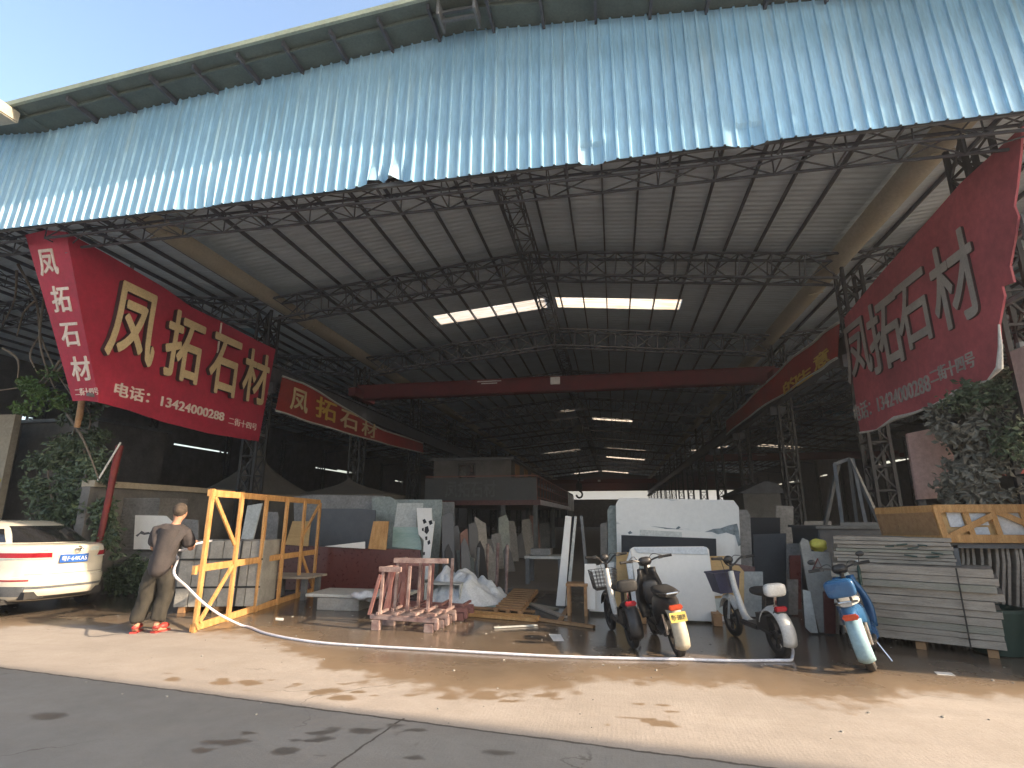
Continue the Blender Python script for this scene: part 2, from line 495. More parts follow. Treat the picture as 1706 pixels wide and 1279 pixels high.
def make_ground():
    def axis(a, b, step, far):
        c = [a + step * i for i in range(int(round((b - a) / step)) + 1)]
        lo, hi = [], []
        d = step
        x = a
        while x > -far:
            d *= 1.35
            x -= d
            lo.append(x)
        d, x = step, c[-1]
        while x < far:
            d *= 1.35
            x += d
            hi.append(x)
        return lo[::-1] + c + hi
    xs, ys = axis(-10, 7, .07, 900), axis(2.6, 12, .07, 900)
    bpts = [(0, 1046), (100, 1044), (300, 1050), (420, 1066), (500, 1090), (560, 1118), (620, 1136), (700, 1152), (800, 1160), (870, 1150), (930, 1150), (1000, 1135),
            (1100, 1140), (1180, 1145), (1250, 1145), (1290, 1162), (1400, 1176), (1475, 1178), (1510, 1152), (1600, 1160), (1706, 1165)]
    B = sorted([(G(a, b).x, G(a, b).y) for a, b in bpts])
    def yb(x):
        if x <= B[0][0]: return B[0][1] + (B[0][0] - x) * .1
        if x >= B[-1][0]: return B[-1][1]
        for (x0, y0), (x1, y1) in zip(B, B[1:]):
            if x <= x1: return y0 + (y1 - y0) * (x - x0) / max(1e-6, x1 - x0)
    drops = [(82, 1192, .08), (555, 1214, .035), (604, 1217, .045), (403, 1235, .035), (490, 1234, .02), (830, 1252, .06), (690, 1262, .03), (520, 1222, .025)]
    rd = random.Random(4)
    for k in range(46):
        t = rd.random()
        drops.append((250 + 680 * t, 1124 + 52 * t * (1 - .3 * t) + rd.gauss(0, 9), .018 + .04 * rd.random() ** 2))
    for k in range(16): drops.append((1010 + rd.random() * 110, 1170 + rd.random() * 40, .015 + .02 * rd.random()))
    for k in range(14): drops.append((330 + rd.random() * 420, 1205 + rd.random() * 55, .015 + .02 * rd.random()))
    D = [(G(a, b).x, G(a, b).y, r) for a, b, r in drops]
    me = bpy.data.meshes.new('ground')
    vs = [(x, y, 0) for y in ys for x in xs]
    nx = len(xs)
    fs = [(j * nx + i, j * nx + i + 1, (j + 1) * nx + i + 1, (j + 1) * nx + i) for j in range(len(ys) - 1) for i in range(nx - 1)]
    me.from_pydata(vs, [], fs)
    wet = me.attributes.new('wet', 'FLOAT', 'POINT')
    dirt_shade = me.attributes.new('dirt_shade', 'FLOAT', 'POINT')
    joint = me.attributes.new('joint', 'FLOAT', 'POINT')
    joint2 = me.attributes.new('joint_across', 'FLOAT', 'POINT')
    jv2 = []
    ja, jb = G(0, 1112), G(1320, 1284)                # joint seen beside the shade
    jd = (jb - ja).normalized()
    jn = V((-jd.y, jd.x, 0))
    j2 = G(682, 1190)
    wv, dv, jv = [], [], []
    for x, y, z in vs:
        f = max(-2.5, min(2.5, (y - yb(x)) * 1.1))
        for dx, dy, r in D:
            if abs(x - dx) > .7 or abs(y - dy) > .5: continue
            q = ((x - dx) / (r * 2.0 + .03)) ** 2 + ((y - dy) / (r + .02)) ** 2
            if q < 4: f = max(f, .46 - q * .5)
        if y > 9.3: f = max(-.35, f - (y - 9.3) * .7)
        wv.append(f)
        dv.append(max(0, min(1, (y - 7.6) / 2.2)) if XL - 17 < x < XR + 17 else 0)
        r_ = V((x, y, 0)) - ja
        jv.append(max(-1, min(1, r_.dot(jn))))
        r2 = V((x, y, 0)) - j2
        jv2.append(max(-1, min(1, r2.dot(jd))) if r_.dot(jn) < .05 else 1.0)
    me.attributes['wet'].data.foreach_set('value', wv)
    me.attributes['dirt_shade'].data.foreach_set('value', dv)
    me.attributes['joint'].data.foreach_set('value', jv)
    me.attributes['joint_across'].data.foreach_set('value', jv2)
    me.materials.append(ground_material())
    o = bpy.data.objects.new('ground', me)
    col.objects.link(o)
    structure(o)
make_ground()

# ------------------------------------------------------------------ the shed
def skylight_material():
    m = bpy.data.materials.new('clear_roof_sheet')
    m.use_nodes = True
    t = m.node_tree
    N, L = t.nodes, t.links
    for n in list(N):
        if n.type == 'BSDF_PRINCIPLED': N.remove(n)
    tr = N.new('ShaderNodeBsdfTranslucent')
    tc = N.new('ShaderNodeTexCoord')
    mp = N.new('ShaderNodeMapping')
    mp.inputs['Scale'].default_value = (.3, 5, 1)
    nz = N.new('ShaderNodeTexNoise')
    nz.inputs['Scale'].default_value = 3
    nz.inputs['Detail'].default_value = 6
    cr = N.new('ShaderNodeValToRGB')
    cr.color_ramp.elements[0].position, cr.color_ramp.elements[0].color = .3, (.36, .26, .16, 1)
    cr.color_ramp.elements[1].position, cr.color_ramp.elements[1].color = .62, (.62, .58, .50, 1)
    L.new(tc.outputs['Object'], mp.inputs[0])
    L.new(mp.outputs[0], nz.inputs['Vector'])
    L.new(nz.outputs['Fac'], cr.inputs[0])
    L.new(cr.outputs[0], tr.inputs[0])
    tp = N.new('ShaderNodeBsdfTransparent')
    ms = N.new('ShaderNodeMixShader')
    ms.inputs[0].default_value = .08
    L.new(tr.outputs[0], ms.inputs[1])
    L.new(tp.outputs[0], ms.inputs[2])
    L.new(ms.outputs[0], N['Material Output'].inputs[0])
    return m
M['skylight'] = skylight_material()

def ceiling_material():
    m = M['ceil']
    t = m.node_tree
    N, L = t.nodes, t.links
    tc = N.new('ShaderNodeTexCoord')
    wv = N.new('ShaderNodeTexWave')
    wv.bands_direction = 'Y'
    wv.inputs['Scale'].default_value = 1.6
    L.new(tc.outputs['Object'], wv.inputs['Vector'])
    b = N.new('ShaderNodeBump')
    b.inputs['Strength'].default_value = .5
    b.inputs['Distance'].default_value = .03
    L.new(wv.outputs['Fac'], b.inputs['Height'])
    L.new(b.outputs[0], N['Principled BSDF'].inputs['Normal'])
ceiling_material()
def cladding_tone():
    t = M['blue'].node_tree
    N, L = t.nodes, t.links
    p = N['Principled BSDF']
    src = p.inputs['Base Color'].links[0].from_socket
    geo = N.new('ShaderNodeNewGeometry')
    sx = N.new('ShaderNodeSeparateXYZ')
    L.new(geo.outputs['Position'], sx.inputs[0])
    dv = N.new('ShaderNodeMath')
    dv.operation = 'DIVIDE'
    L.new(sx.outputs['X'], dv.inputs[0])
    dv.inputs[1].default_value = .88
    fl = N.new('ShaderNodeMath')
    fl.operation = 'FLOOR'
    L.new(dv.outputs[0], fl.inputs[0])
    wn = N.new('ShaderNodeTexWhiteNoise')
    wn.noise_dimensions = '1D'
    L.new(fl.outputs[0], wn.inputs['W'])
    mr = N.new('ShaderNodeMapRange')
    mr.inputs['To Min'].default_value, mr.inputs['To Max'].default_value = .90, 1.06
    L.new(wn.outputs['Value'], mr.inputs[0])
    mp = N.new('ShaderNodeMapping')
    mp.inputs['Scale'].default_value = (7, 1, .35)
    L.new(geo.outputs['Position'], mp.inputs[0])
    nz = N.new('ShaderNodeTexNoise')
    nz.inputs['Scale'].default_value, nz.inputs['Detail'].default_value = 1.3, 6
    L.new(mp.outputs[0], nz.inputs['Vector'])
    m2 = N.new('ShaderNodeMapRange')
    m2.inputs['From Min'].default_value, m2.inputs['From Max'].default_value = .56, .74
    m2.inputs['To Min'].default_value, m2.inputs['To Max'].default_value = 0, .5
    L.new(nz.outputs['Fac'], m2.inputs[0])
    sc = N.new('ShaderNodeVectorMath')
    sc.operation = 'SCALE'
    L.new(src, sc.inputs[0])
    L.new(mr.outputs[0], sc.inputs['Scale'])
    mx = N.new('ShaderNodeMix')
    mx.data_type = 'RGBA'
    L.new(m2.outputs[0], mx.inputs[0])
    L.new(sc.outputs[0], mx.inputs[6])
    mx.inputs[7].default_value = (.38, .52, .58, 1)
    L.new(mx.outputs[2], p.inputs['Base Color'])
cladding_tone()

def skyl(*px):
    """skylight: (slope side, list of two photo pixels at the ridge-side middle and outer middle, width)"""
HOLES = [(-1, .12, 4.3, 17.9, 18.9), (1, .25, 4.6, 17.9, 18.9), (1, .6, 3.7, 41.5, 43.0), (-1, .5, 1.6, 38.0, 39.0), (-1, 1.5, 5.6, 61, 62.6), (1, 1.2, 5.6, 60.5, 62.2), (1, 1.2, 6.0, 69, 71),
         (1, .3, 5.0, 82, 84), (-1, .2, 4.6, 92, 94), (1, .2, 4.6, 92, 94)]

def facade(x0, x1, part_parent):
    pitch = .176
    prof = [(0, 0), (.118, 0), (.127, -.03), (.153, -.03), (.162, 0)]
    xs = []
    n = int(round((x1 - x0) / pitch))
    pitch = (x1 - x0) / n
    for i in range(n):
        rib = 0 if i % 5 else -.006
        for a, b in prof: xs.append((x0 + i * pitch + a, b + (rib if b else 0), i // 5))
    xs.append((x1, 0, 0))
    zb = 6.42
    D = [(atY(640, 297, YF).x, .30, 'fold'), (atY(990, 262, YF).x, .22, 'bend'), (atY(1246, 232, YF).x, .26, 'bend'), (atY(330, 325, YF).x, .25, 'soft')]
    rows = [0, .06, .13, .2, .27, .34, .42, .55, .8, 1.1, 1.5, 2.0, 2.6, 9]
    P = []
    for r in rows:
        row = []
        for x, d, sh in xs:
            top = roofz(x) - .012 if abs(x - XC) < 20 else ZE
            z = min(zb + r + mnoise.noise(V((sh * 3.1, 1.7, 0))) * .018 * (1 if r < .5 else 0), top)
            y = YF + .055 * (z - zb) + d + mnoise.noise(V((x * .9, z * 1.1, 3))) * .006
            for dx, wd, k in D:
                q = (x - dx) / wd
                if abs(q) < 1.6 and r < .5:
                    s = max(0, 1 - (q / 1.6) ** 2) * max(0, 1 - r / .46)
                    if k == 'fold':
                        z += .11 * s * (1 - r)
                        y += .10 * s * math.sin(x * 19)
                    elif k == 'bend':
                        y += (.045 if r < .3 else 0) * max(0, 1 - q * q) + .01 * s
                        z -= .02 * max(0, 1 - q * q) * (1 if r < .1 else 0)
                    else: y += .05 * s
            row.append((x, y, z))
        P.append(row)
    m = MB()
    m.grid(P)
    o = m.build('cladding', M['blue'], part_parent, smooth='all', fix=False)
    o.data.set_sharp_from_angle(angle=R(20))
    return o

def lattice(m, a, b, size, step, up=V((0, 0, 1)), t=.05, ends=True):
    """four-chord lattice beam from a to b, size = (across, along up)"""
    a, b = V(a), V(b)
    d = (b - a).normalized()
    x = d.cross(up).normalized()
    z = x.cross(d).normalized()
    L_ = (b - a).length
    n = max(1, int(round(L_ / step)))
    hx, hz = size[0] / 2, size[1] / 2
    C = [(-1, -1), (1, -1), (1, 1), (-1, 1)]
    for cx, cz in C: m.bar(a + x * (cx * hx) + z * (cz * hz), b + x * (cx * hx) + z * (cz * hz), t, t)
    for i in range(n):
        p0, p1 = a + d * (L_ * i / n), a + d * (L_ * (i + 1) / n)
        for k in range(4):
            (c0, e0), (c1, e1) = C[k], C[(k + 1) % 4]
            u0, u1 = x * (c0 * hx) + z * (e0 * hz), x * (c1 * hx) + z * (e1 * hz)
            if i % 2: u0, u1 = u1, u0
            m.bar(p0 + u0, p1 + u1, t * .5, t * .5)
            m.bar(p0 + u0, p0 + u1, t * .5, t * .5)

def roof_panel(root, side):
    xe = XL if side < 0 else XR
    holes = [h for h in HOLES if h[0] == side]
    ysl = sorted(set([YF + .35, YEND] + [v for h in holes for v in h[3:5]]))
    m, mt = MB(), MB()
    for ya, yb_ in zip(ysl, ysl[1:]):
        hs = [h for h in holes if h[3] <= ya + .01 and h[4] >= yb_ - .01]
        xs = [XC] + sorted(XC + side * v for h in hs for v in h[1:3]) if side > 0 else [XC] + sorted([XC + side * v for h in hs for v in h[1:3]], reverse=True)
        xs.append(xe + side * .12)
        for i in range(0, len(xs), 2):
            a, b = xs[i], xs[i + 1]
            for dz, mm in ((0, m), (.06, mt)):
                mm.quad((a, ya, roofz(a) + dz), (b, ya, roofz(b) + dz), (b, yb_, roofz(b) + dz), (a, yb_, roofz(a) + dz))
    e = MB()
    b_ = xe + side * .12
    e.prism([(XC, YV, ZR), (b_, YV, roofz(b_)), (b_, YV, roofz(b_) + .06), (XC, YV, ZR + .06)], (0, YF + .35 - YV - .003, 0))
    e.build('eave_sheet', M['soffit'], root)
    o = m.build('roof_panel', M['ceil'], root)
    mt.build('roof_sheet', M['rooftop'], o)
    for h in holes:
        s = MB()
        a, b = XC + side * h[1], XC + side * h[2]
        n = int((h[4] - h[3]) / .125) * 2
        P = [[(x, h[3] + (h[4] - h[3]) * k / n, roofz(x) + .02 + (.03 if k % 2 else 0)) for x in (a, b)] for k in range(n + 1)]
        s.grid(P)
        s.build('skylight', M['skylight'], root)
    return o

shed = thing('stone_shed', 'large open-fronted steel shed under blue corrugated cladding, the middle bay with red signs', 'shed', (XC, YF, 0), 'bays of the steel shed')
facade(XL, XR, shed)
for s in (-1, 1): roof_panel(shed, s)
# verge: soffit lip and trim
for s, xe in ((-1, XL), (1, XR)):
    m = MB()
    m.bar((XC, YV - .03, ZR + .03), (xe, YV - .03, ZE + .03), .05, .085)
    m.build('verge_trim', M['trim'], shed)
    m = MB()
    m.bar((XC, (YV + YF) / 2 - .02, ZR - .035), (xe, (YV + YF) / 2 - .02, ZE - .035), .04, .05)
    m.build('soffit_rail', M['soffit'], shed)
m = MB()
for q in (-.28, .28): m.box((XC + q, YV + .2, ZR - .17), (.04, .36, .26))
for q in (-.25, -.1): m.box((XC, YV + .2, ZR + q), (.6, .05, .04))
m.build('ridge_bracket', M['steel2'], shed)
# purlins, one mesh shared by all
pm = MB()
pm.box((0, (YV + .05 + YEND) / 2 - YF, -.05), (.04, YEND - YV - .05, .10))
p0 = pm.build('purlin', M['steel'], shed, local=True)
first = True
for s in (-1, 1):
    for k in range(1, 10):
        x = XC + s * (.45 + .80 * (k - 1))
        o = p0 if first else p0.copy()
        if not first: col.objects.link(o)
        first = False
        o.location = (x - XC, 0, roofz(x))
# trusses
tm = MB()
for s, xe in ((-1, XL), (1, XR)):
    a, b = V((XC, 0, 8.36)), V((xe + s * -.25, 0, 7.60))
    lattice(tm, a, b, (.42, .66), .80, t=.055)
t0 = None
for k, y in enumerate(BAYS[1:]):
    if t0 is None:
        t0 = MB()
        t0.v, t0.f = [V((p.x, p.y + y, p.z)) for p in tm.v], tm.f
        t0 = t0.build('truss', M['steel'], shed, fix=False)
        y0 = y
    else:
        o = t0.copy()
        col.objects.link(o)
        o.location = (0, y - y0, 0)
# front lattice beam behind the cladding foot, ridge lattice
fm = MB()
lattice(fm, (XL + .2, BAY0 - .15, 6.58), (XR - .2, BAY0 - .15, 6.58), (.40, .36), .80, t=.034)
for k in range(11):
    x = XL + .8 + k * 1.45
    fm.bar((x, YF + .06, 6.45), (x, BAY0 - .35, 6.45), .03)
fm.build('front_beam', M['steel'], shed, fix=False)
gm = MB()
for z in (6.5, 7.05, 7.6): gm.box((XC, YF + .12, z), (BW, .05, .07))
gm.build('cladding_rail', M['steel2'], shed)
rm = MB()
lattice(rm, (XC, BAY0, 8.62), (XC, YEND - .5, 8.62), (.42, .34), .7, t=.036)
rm.build('ridge_lattice', M['steel'], shed, fix=False)
# end wall far away: dark below, red-brown band above, open strip between
em = MB()
em.box((XC, YEND, 2.3), (BW, .2, 4.6))
em.build('end_wall', M['darkconc'], shed)
em = MB()
em.prism([(XL, YEND, 6.0), (XR, YEND, 6.0), (XR, YEND, ZE), (XC, YEND, ZR), (XL, YEND, ZE)], (0, .2, 0))
em.build('gable_wall', M['redstone'], shed)

# side bays: the same bay again without its openings' furniture
side_roots = []
for s, lab in ((-1, 'next bay of the steel shed, beyond the sign with the folded end'),
               (1, 'next bay of the steel shed beyond the torn sign and the ivy')):
    r = copy_tree(shed)
    r.location = (XC + s * BW, YF, 0)
    r['label'] = lab
    for i_, ch in enumerate([q for q in r.children if q.name.startswith('skylight')]):
        if i_ not in ((2, 6) if s > 0 else (7,)):
            ch.material_slots[0].link = 'OBJECT'
            ch.material_slots[0].material = M['rooftop']
    if s > 0:
        for ch in r.children:
            if ch.name.startswith('end_wall'): ch.scale.z = .62
    side_roots.append(r)

# valley gutters, columns, runway girders belong to the middle bay
for x in (XL, XR):
    m = MB()
    n = 10
    P = []
    for y in (YF + .4, YEND):
        P.append([(x + .29 * math.cos(math.pi * (1 + k / n)), y, 8.10 + .28 * math.sin(math.pi * (1 + k / n))) for k in range(n + 1)])
    m.grid(P)
    m.prism(P[0], (0, .02, 0))
    for k in range(14):
        y = 9.5 + k * 6.3
        m.bar((x + .2, y, 7.86), (x - .2, y, 7.78), .03)
    m.build('gutter', M['cream'], shed, smooth=True)
    m = MB()
    m.box((x - .12, YV - .06, 8.30), (.46, .36, .22))
    m.build('gutter_end', M['cream'], shed, bevel=.02)
cm = MB()
lattice(cm, (0, 0, 0), (0, 0, 7.55), (.42, .42), .55, up=V((0, 1, 0)), t=.07)
cm.box((0, 0, .03), (.7, .7, .06))
c0 = None
for x in (XL, XR):
    for y in ([8.9] if x > 0 else []) + BAYS[1:]:
        if c0 is None:
            c0 = cm.build('column', M['colsteel'], shed, local=True, fix=False)
            o = c0
        else:
            o = c0.copy()
            col.objects.link(o)
        o.location = (x - XC, y - YF, 0)
for s, x in ((1, XL), (-1, XR)):
    m = MB()
    xx = x + s * .30
    m.box((xx, (8.5 + YEND) / 2, 5.86), (.24, YEND - 8.5, .03))
    m.box((xx, (8.5 + YEND) / 2, 5.36), (.24, YEND - 8.5, .03))
    m.box((xx, (8.5 + YEND) / 2, 5.61), (.03, YEND - 8.5, .47))
    m.box((xx, (8.5 + YEND) / 2, 5.91), (.07, YEND - 8.5, .07))
    for y in BAYS[1:]: m.box((x + s * .2, y, 5.2), (.5, .2, .3))
    m.build('runway_girder', M['steel'], shed)
# outer walls of the side bays with a light gap under the eaves
for r, s in zip(side_roots, (-1, 1)):
    x = (XL - BW) if s < 0 else (XR + BW)
    m = MB()
    m.box((x, (12 + YEND) / 2, 2.9), (.2, YEND - 12, 5.8))
    m.build('outer_wall', M['darkconc'], r)
    m = MB()
    rw = random.Random(11 + s)
    y = 12.0
    while y < YEND:
        L_ = rw.uniform(1.5, 5)
        zlo = 5.81 if rw.random() < .62 else 5.81 + rw.uniform(.10, .22)
        m.box((x, y + L_ / 2, (zlo + 8.43) / 2), (.12, L_ - .004, 8.43 - zlo))
        y += L_
    m.build('upper_sheeting', M['darkconc'], r)
    for y in BAYS:
        o = c0.copy()
        col.objects.link(o)
        o.parent = r
        o.location = (s * BW / 2, y - YF, 0)

# overhead travelling crane
yc = 19.0
crane = thing('overhead_crane', 'red overhead travelling crane bridge spanning the shed under the roof', 'crane', (XC, yc, 6.0))
m = MB()
m.box((XC, yc, 6.25), (BW - .9, .34, .56))
for x in (XL + .55, XR - .55): m.box((x, yc, 6.12), (.3, 1.7, .32))
m.build('bridge', M['crane'], crane, bevel=.015)
m = MB()
for z in (6.0, 6.5): m.box((XC, yc, z), (BW - .9, .44, .03))
m.build('flange', M['crane'], crane)
m = MB()
p = atY(925, 634, yc - .3)
m.box(p, (.34, .10, .26))
m.build('capacity_plate', M['paper'], crane, bevel=.01)
pw = atY(815, 637, yc - .18)
m = MB()
for a, b in (((-.45, 0, .05), (.45, 0, .05)), ((-.3, 0, -.03), (.3, 0, -.03))): m.bar(pw + V(a), pw + V(b), .012, .035)
m.build('marking', M['paper'], crane)
# hoist far inside
hp = atY(965, 815, 42)
hoist = thing('crane_hook', 'black chain hook hanging from the roof before the bright far opening', 'hook', (hp.x, hp.y, hp.z))
m = MB()
for k in range(16): m.box((hp.x + (.05 if k % 2 else -.05), hp.y, hp.z + .5 + k * .24), (.12, .1, .20))
m.build('chain', M['bplastic'], hoist)
m = MB()
m.box((hp.x, hp.y, hp.z + .2), (.45, .4, .5))
m.build('block', M['bplastic'], hoist, bevel=.05)
m = MB()
m.tube([(hp.x + .22 * math.cos(t), hp.y, hp.z - .38 + .25 * math.sin(t)) for t in [R(a) for a in range(90, -181, -22)]], .07, 8)
m.build('hook', M['bplastic'], hoist, smooth=True)
bz = MB()
bz.box((hp.x, 42, 8.2), (.8, .5, .5))
bz.build('hoist_trolley', M['bplastic'], hoist)
yb2 = 46.0
crane2 = copy_tree(crane)
crane2.location = (XC, 74, 6.0)
crane2['label'] = 'dim red crane bridge far down the shed above the bright end opening'
crane2['group'] = crane['group'] = 'overhead cranes'
cr3 = copy_tree(crane)
cr3.location = (XC + BW, 46, 6.0)
cr3['label'] = 'red crane bridge in the right-hand bay, seen above the metal frame'

# unseen canopy added over the viewer to cast the front shade, block sky
ca = V((17.6, .96, 0))
cnp = thing('shade_canopy', 'unseen flat canopy added above the frame to shade the yard and block sky', 'canopy', ca, rz=-math.atan(.126))
m = MB()
m.box((-9, -3.5, 12.1), (46, 7, .2))
m.build('roof', M['darkconc'], cnp, local=True)
m = MB()
m.box((-9, .03, 11.95), (46, .06, .7))
m.build('shade_edge_beam', M['steel2'], cnp, local=True)
for k in range(7):
    m = MB()
    m.box((-30 + k * 7, -6.6, 6), (.3, .3, 12))
    m.build('column', M['steel2'], cnp, local=True)  # columns of the added, unseen shade canopy

# ------------------------------------------------------------------ signs and banners
def edge_panel(name, pts, p0, n, mat_, parent, thick=.03):
    n = V(n).normalized()
    P = [onplane(a, b, p0, n) for a, b in pts]
    m = MB()
    m.prism(P, n * -thick)
    return m.build(name, mat_, parent)
def glyph(name, ch, bl, tr, p0, u, v, mat_, parent, depth=.05, bold=.02, raise_=0.0, side=None):
    """letter whose lower-left and upper-right corners are seen at photo pixels bl and tr on the plane p0,u,v"""
    u, v = V(u).normalized(), V(v).normalized()
    n = u.cross(v).normalized()
    a, b = onplane(bl[0], bl[1], p0, n), onplane(tr[0], tr[1], p0, n)
    d = b - a
    # d = u*s + v*t
    uu, uv_, vv = u.dot(u), u.dot(v), v.dot(v)
    du, dv = d.dot(u), d.dot(v)
    det = uu * vv - uv_ * uv_
    s_, t_ = (du * vv - dv * uv_) / det, (dv * uu - du * uv_) / det
    o = lettering(name, ch, a + n * raise_, u * s_, v * t_, mat_, parent, depth, bold)
    if side is not None:
        o.data.materials.append(side)
        for p in o.data.polygons:
            if abs(p.normal.dot(n)) < .5: p.material_index = 1
    return o

XS = -9.45
sg = thing('shop_sign', 'large red sign with folded end and raised gold characters over the white car', 'sign', atX(165, 670, XS))
outl = [(110, 386), (180, 424), (272, 478), (320, 512), (366, 534), (415, 560), (459, 582), (445, 660), (431, 735), (350, 722), (270, 702), (215, 683), (165, 670), (137, 530)]
edge_panel('board', outl, (XS, 0, 0), (1, 0, 0), M['signred'], sg)
f0, f1 = atX(165, 670, XS), atX(110, 386, XS)
fv = (f1 - f0).normalized()
fn = V((1, 0, 0)).cross(fv)
fold = [(42, 391), (76, 383), (110, 386), (137, 530), (165, 670), (140, 667), (121, 668), (82, 528)]
edge_panel('folded_end', fold, f0, fn, M['signred'], sg)
gl = [('凤', (166, 588), (263, 500)), ('拓', (262, 622), (337, 540)), ('石', (338, 648), (397, 574)), ('材', (395, 663), (445, 596))]
for ch, bl, tr in gl:
    glyph('character', ch, bl, tr, (XS, 0, 0), (0, 1, 0), (0, 0, 1), M['gold'], sg, .09, .022, .02, M['letterside'])
glyph('phone_number', '电话：13424000288', (189, 658), (374, 685), (XS, 0, 0), (0, 1, 0), (0, 0, 1), M['white_text'], sg, .012, .02)
glyph('address', '二街十四号', (380, 706), (428, 706), (XS, 0, 0), (0, 1, 0), (0, 0, 1), M['white_text'], sg, .012, .0)
for ch, bl, tr in (('凤', (70, 459), (91, 414)), ('拓', (92, 520), (113, 475)), ('石', (107, 577), (128, 537)), ('材', (124, 634), (147, 593)), ('二街十四号', (127, 659), (163, 645))):
    glyph('character' if len(ch) == 1 else 'address', ch, bl, tr, f0, (1, 0, 0), fv, M['white_text'], sg, .012, .02 if len(ch) == 1 else 0)
m = MB()
for t in (.15, .5, .85):
    y = 7.6 + 6 * t
    m.bar((XS - .06, y, 3.7), (XS - .06, y, 6.3), .06)
for z in (3.8, 5, 6.1): m.bar((XS - .1, 8.2, z), (XS - .1, 13.5, z), .06)
for y in (13.3,):
    for z in (3.9, 6.0): m.bar((XS - .1, y, z), (XL, y + .1, z), .06)
for y in (7.3, 8.6): m.bar((XS - .08, y, 6.2), (XS - .08, y, 6.6), .05)
m.build('frame', M['steel2'], sg)
m = MB()
q = atX(352, 700, XS)
q2 = atX(366, 538, XS)
m.bar(q2 + V((.05, .0, 0)), atX(358, 600, XS) + V((.05, 0, 0)), .03)
m.build('cable', M['white_text'], sg)

XS2 = 5.45
sr = thing('shop_sign', 'torn red sign with grey raised characters above the wooden crate', 'sign', atX(1433, 722, XS2))
outr = [(1406, 529), (1470, 452), (1530, 385), (1600, 305), (1660, 250), (1703, 210), (1700, 253), (1694, 310), (1689, 343), (1696, 361), (1690, 400), (1682, 443), (1689, 470), (1669, 477), (1673, 493), (1664, 540), (1667, 579),
        (1666, 615), (1645, 634), (1619, 643), (1611, 640), (1606, 648), (1594, 652), (1578, 668), (1549, 677), (1520, 690), (1490, 699), (1460, 716), (1433, 722), (1420, 628)]
edge_panel('board', outr, (XS2, 0, 0), (-1, 0, 0), M['signveiled'], sr)
for ch, bl, tr in (('凤', (1418, 640), (1443, 522)), ('拓', (1461, 625), (1491, 477)), ('石', (1509, 588), (1539, 445)), ('材', (1571, 556), (1613, 372))):
    glyph('character', ch, bl, tr, (XS2, 0, 0), (0, -1, 0), (0, 0, 1), M['silver'], sr, .035, .018, .004, M['letterside'])
glyph('phone_number', '电话：13424000288', (1426, 703), (1546, 618), (XS2, 0, 0), (0, -1, 0), (0, 0, 1), M['silver'], sr, .012, .01)
glyph('address', '二街十四号', (1553, 640), (1621, 583), (XS2, 0, 0), (0, -1, 0), (0, 0, 1), M['silver'], sr, .012, .01)
m = MB()
tp_ = [atX(a, b, XS2 - .012) for a, b in outr[15:-1]]
m.tube([p + V((0, 0, .012 * (k % 3))) for k, p in enumerate(tp_)], [.012 + .016 * ((k * 7) % 3) for k in range(len(tp_))], 6)
m.build('torn_edge', M['paper'], sr)
m = MB()
for y in (6.5, 7.6, 8.8): m.bar((XS2 + .07, y, 4.1 + .12 * (8.8 - y)), (XS2 + .07, y, 5.5), .06)
for z in (4.5, 5.3):
    m.bar((XS2 + .11, 6.3, z), (XS2 + .11, 8.9, z), .06)
    m.bar((XS2 + .11, 8.9, z), (XR, 8.9, z), .06)
m.build('frame', M['steel2'], sr)

def banner(name, label, pts_top, pts_bot, X, sgn, chars, u, extra):
    t = thing(name, label, 'banner', atX(*pts_bot[0], X))
    top = [atX(a, b, X) for a, b in pts_top]
    bot = [atX(a, b, X) for a, b in pts_bot]
    n = 24
    def ev(P, f):
        f = f * (len(P) - 1)
        i = min(int(f), len(P) - 2)
        return P[i].lerp(P[i + 1], f - i)
    rows = []
    for k in range(5):
        rows.append([ev(bot, i / n).lerp(ev(top, i / n), k / 4) + V((sgn * (.03 + .03 * math.sin(i * .9 + k * .4)), 0, 0)) for i in range(n + 1)])
    m = MB()
    m.grid(rows)
    m.build('cloth', M['bannerred'], t, smooth='all')
    e = MB()
    e.tube([p + V((sgn * .02, 0, 0)) for p in rows[0]], .03, 6)
    e.tube([p + V((sgn * .02, 0, 0)) for p in rows[-1]], .03, 6)
    e.build('hem', M['tape'], t)
    for ch, bl, tr, mt in chars:
        glyph('character', ch, bl, tr, (X + sgn * .075, 0, 0), u, (0, 0, 1), mt, t, .01, .02)
    return t
XB = -9.25
banner('hall_banner', 'sagging red banner with yellow characters on the beam beyond the gold-lettered sign', [(467, 627), (500, 637), (545, 662), (600, 697), (640, 718), (704, 738)],
       [(457, 684), (505, 700), (560, 717), (610, 731), (650, 742), (704, 755)], XB, 1,
       [('凤', (483, 683), (514, 651)), ('拓', (525, 695), (561, 672)), ('石', (567, 710), (597, 691)), ('材', (601, 724), (626, 706))] and
       [('凤', (483, 680), (514, 655), M['gold']), ('拓', (525, 693), (561, 672), M['goldlit']), ('石', (566, 709), (597, 692), M['gold']), ('材', (602, 723), (627, 708), M['gold'])], (0, 1, 0), None)  # second character in brighter gold: its sun spot put into the colour
XB2 = 5.25
banner('hall_banner', 'red banner with orange characters along the beam beside the torn sign', [(1212, 700), (1262, 654), (1310, 607), (1362, 566), (1399, 537)],
       [(1212, 724), (1262, 684), (1310, 655), (1362, 620), (1399, 596)], XB2, -1,
       [('的', (1307, 657), (1327, 622), M['goldlit']), ('生', (1329, 643), (1351, 607), M['goldlit']), ('意', (1358, 619), (1379, 577), M['goldlit'])], (0, -1, 0), None)

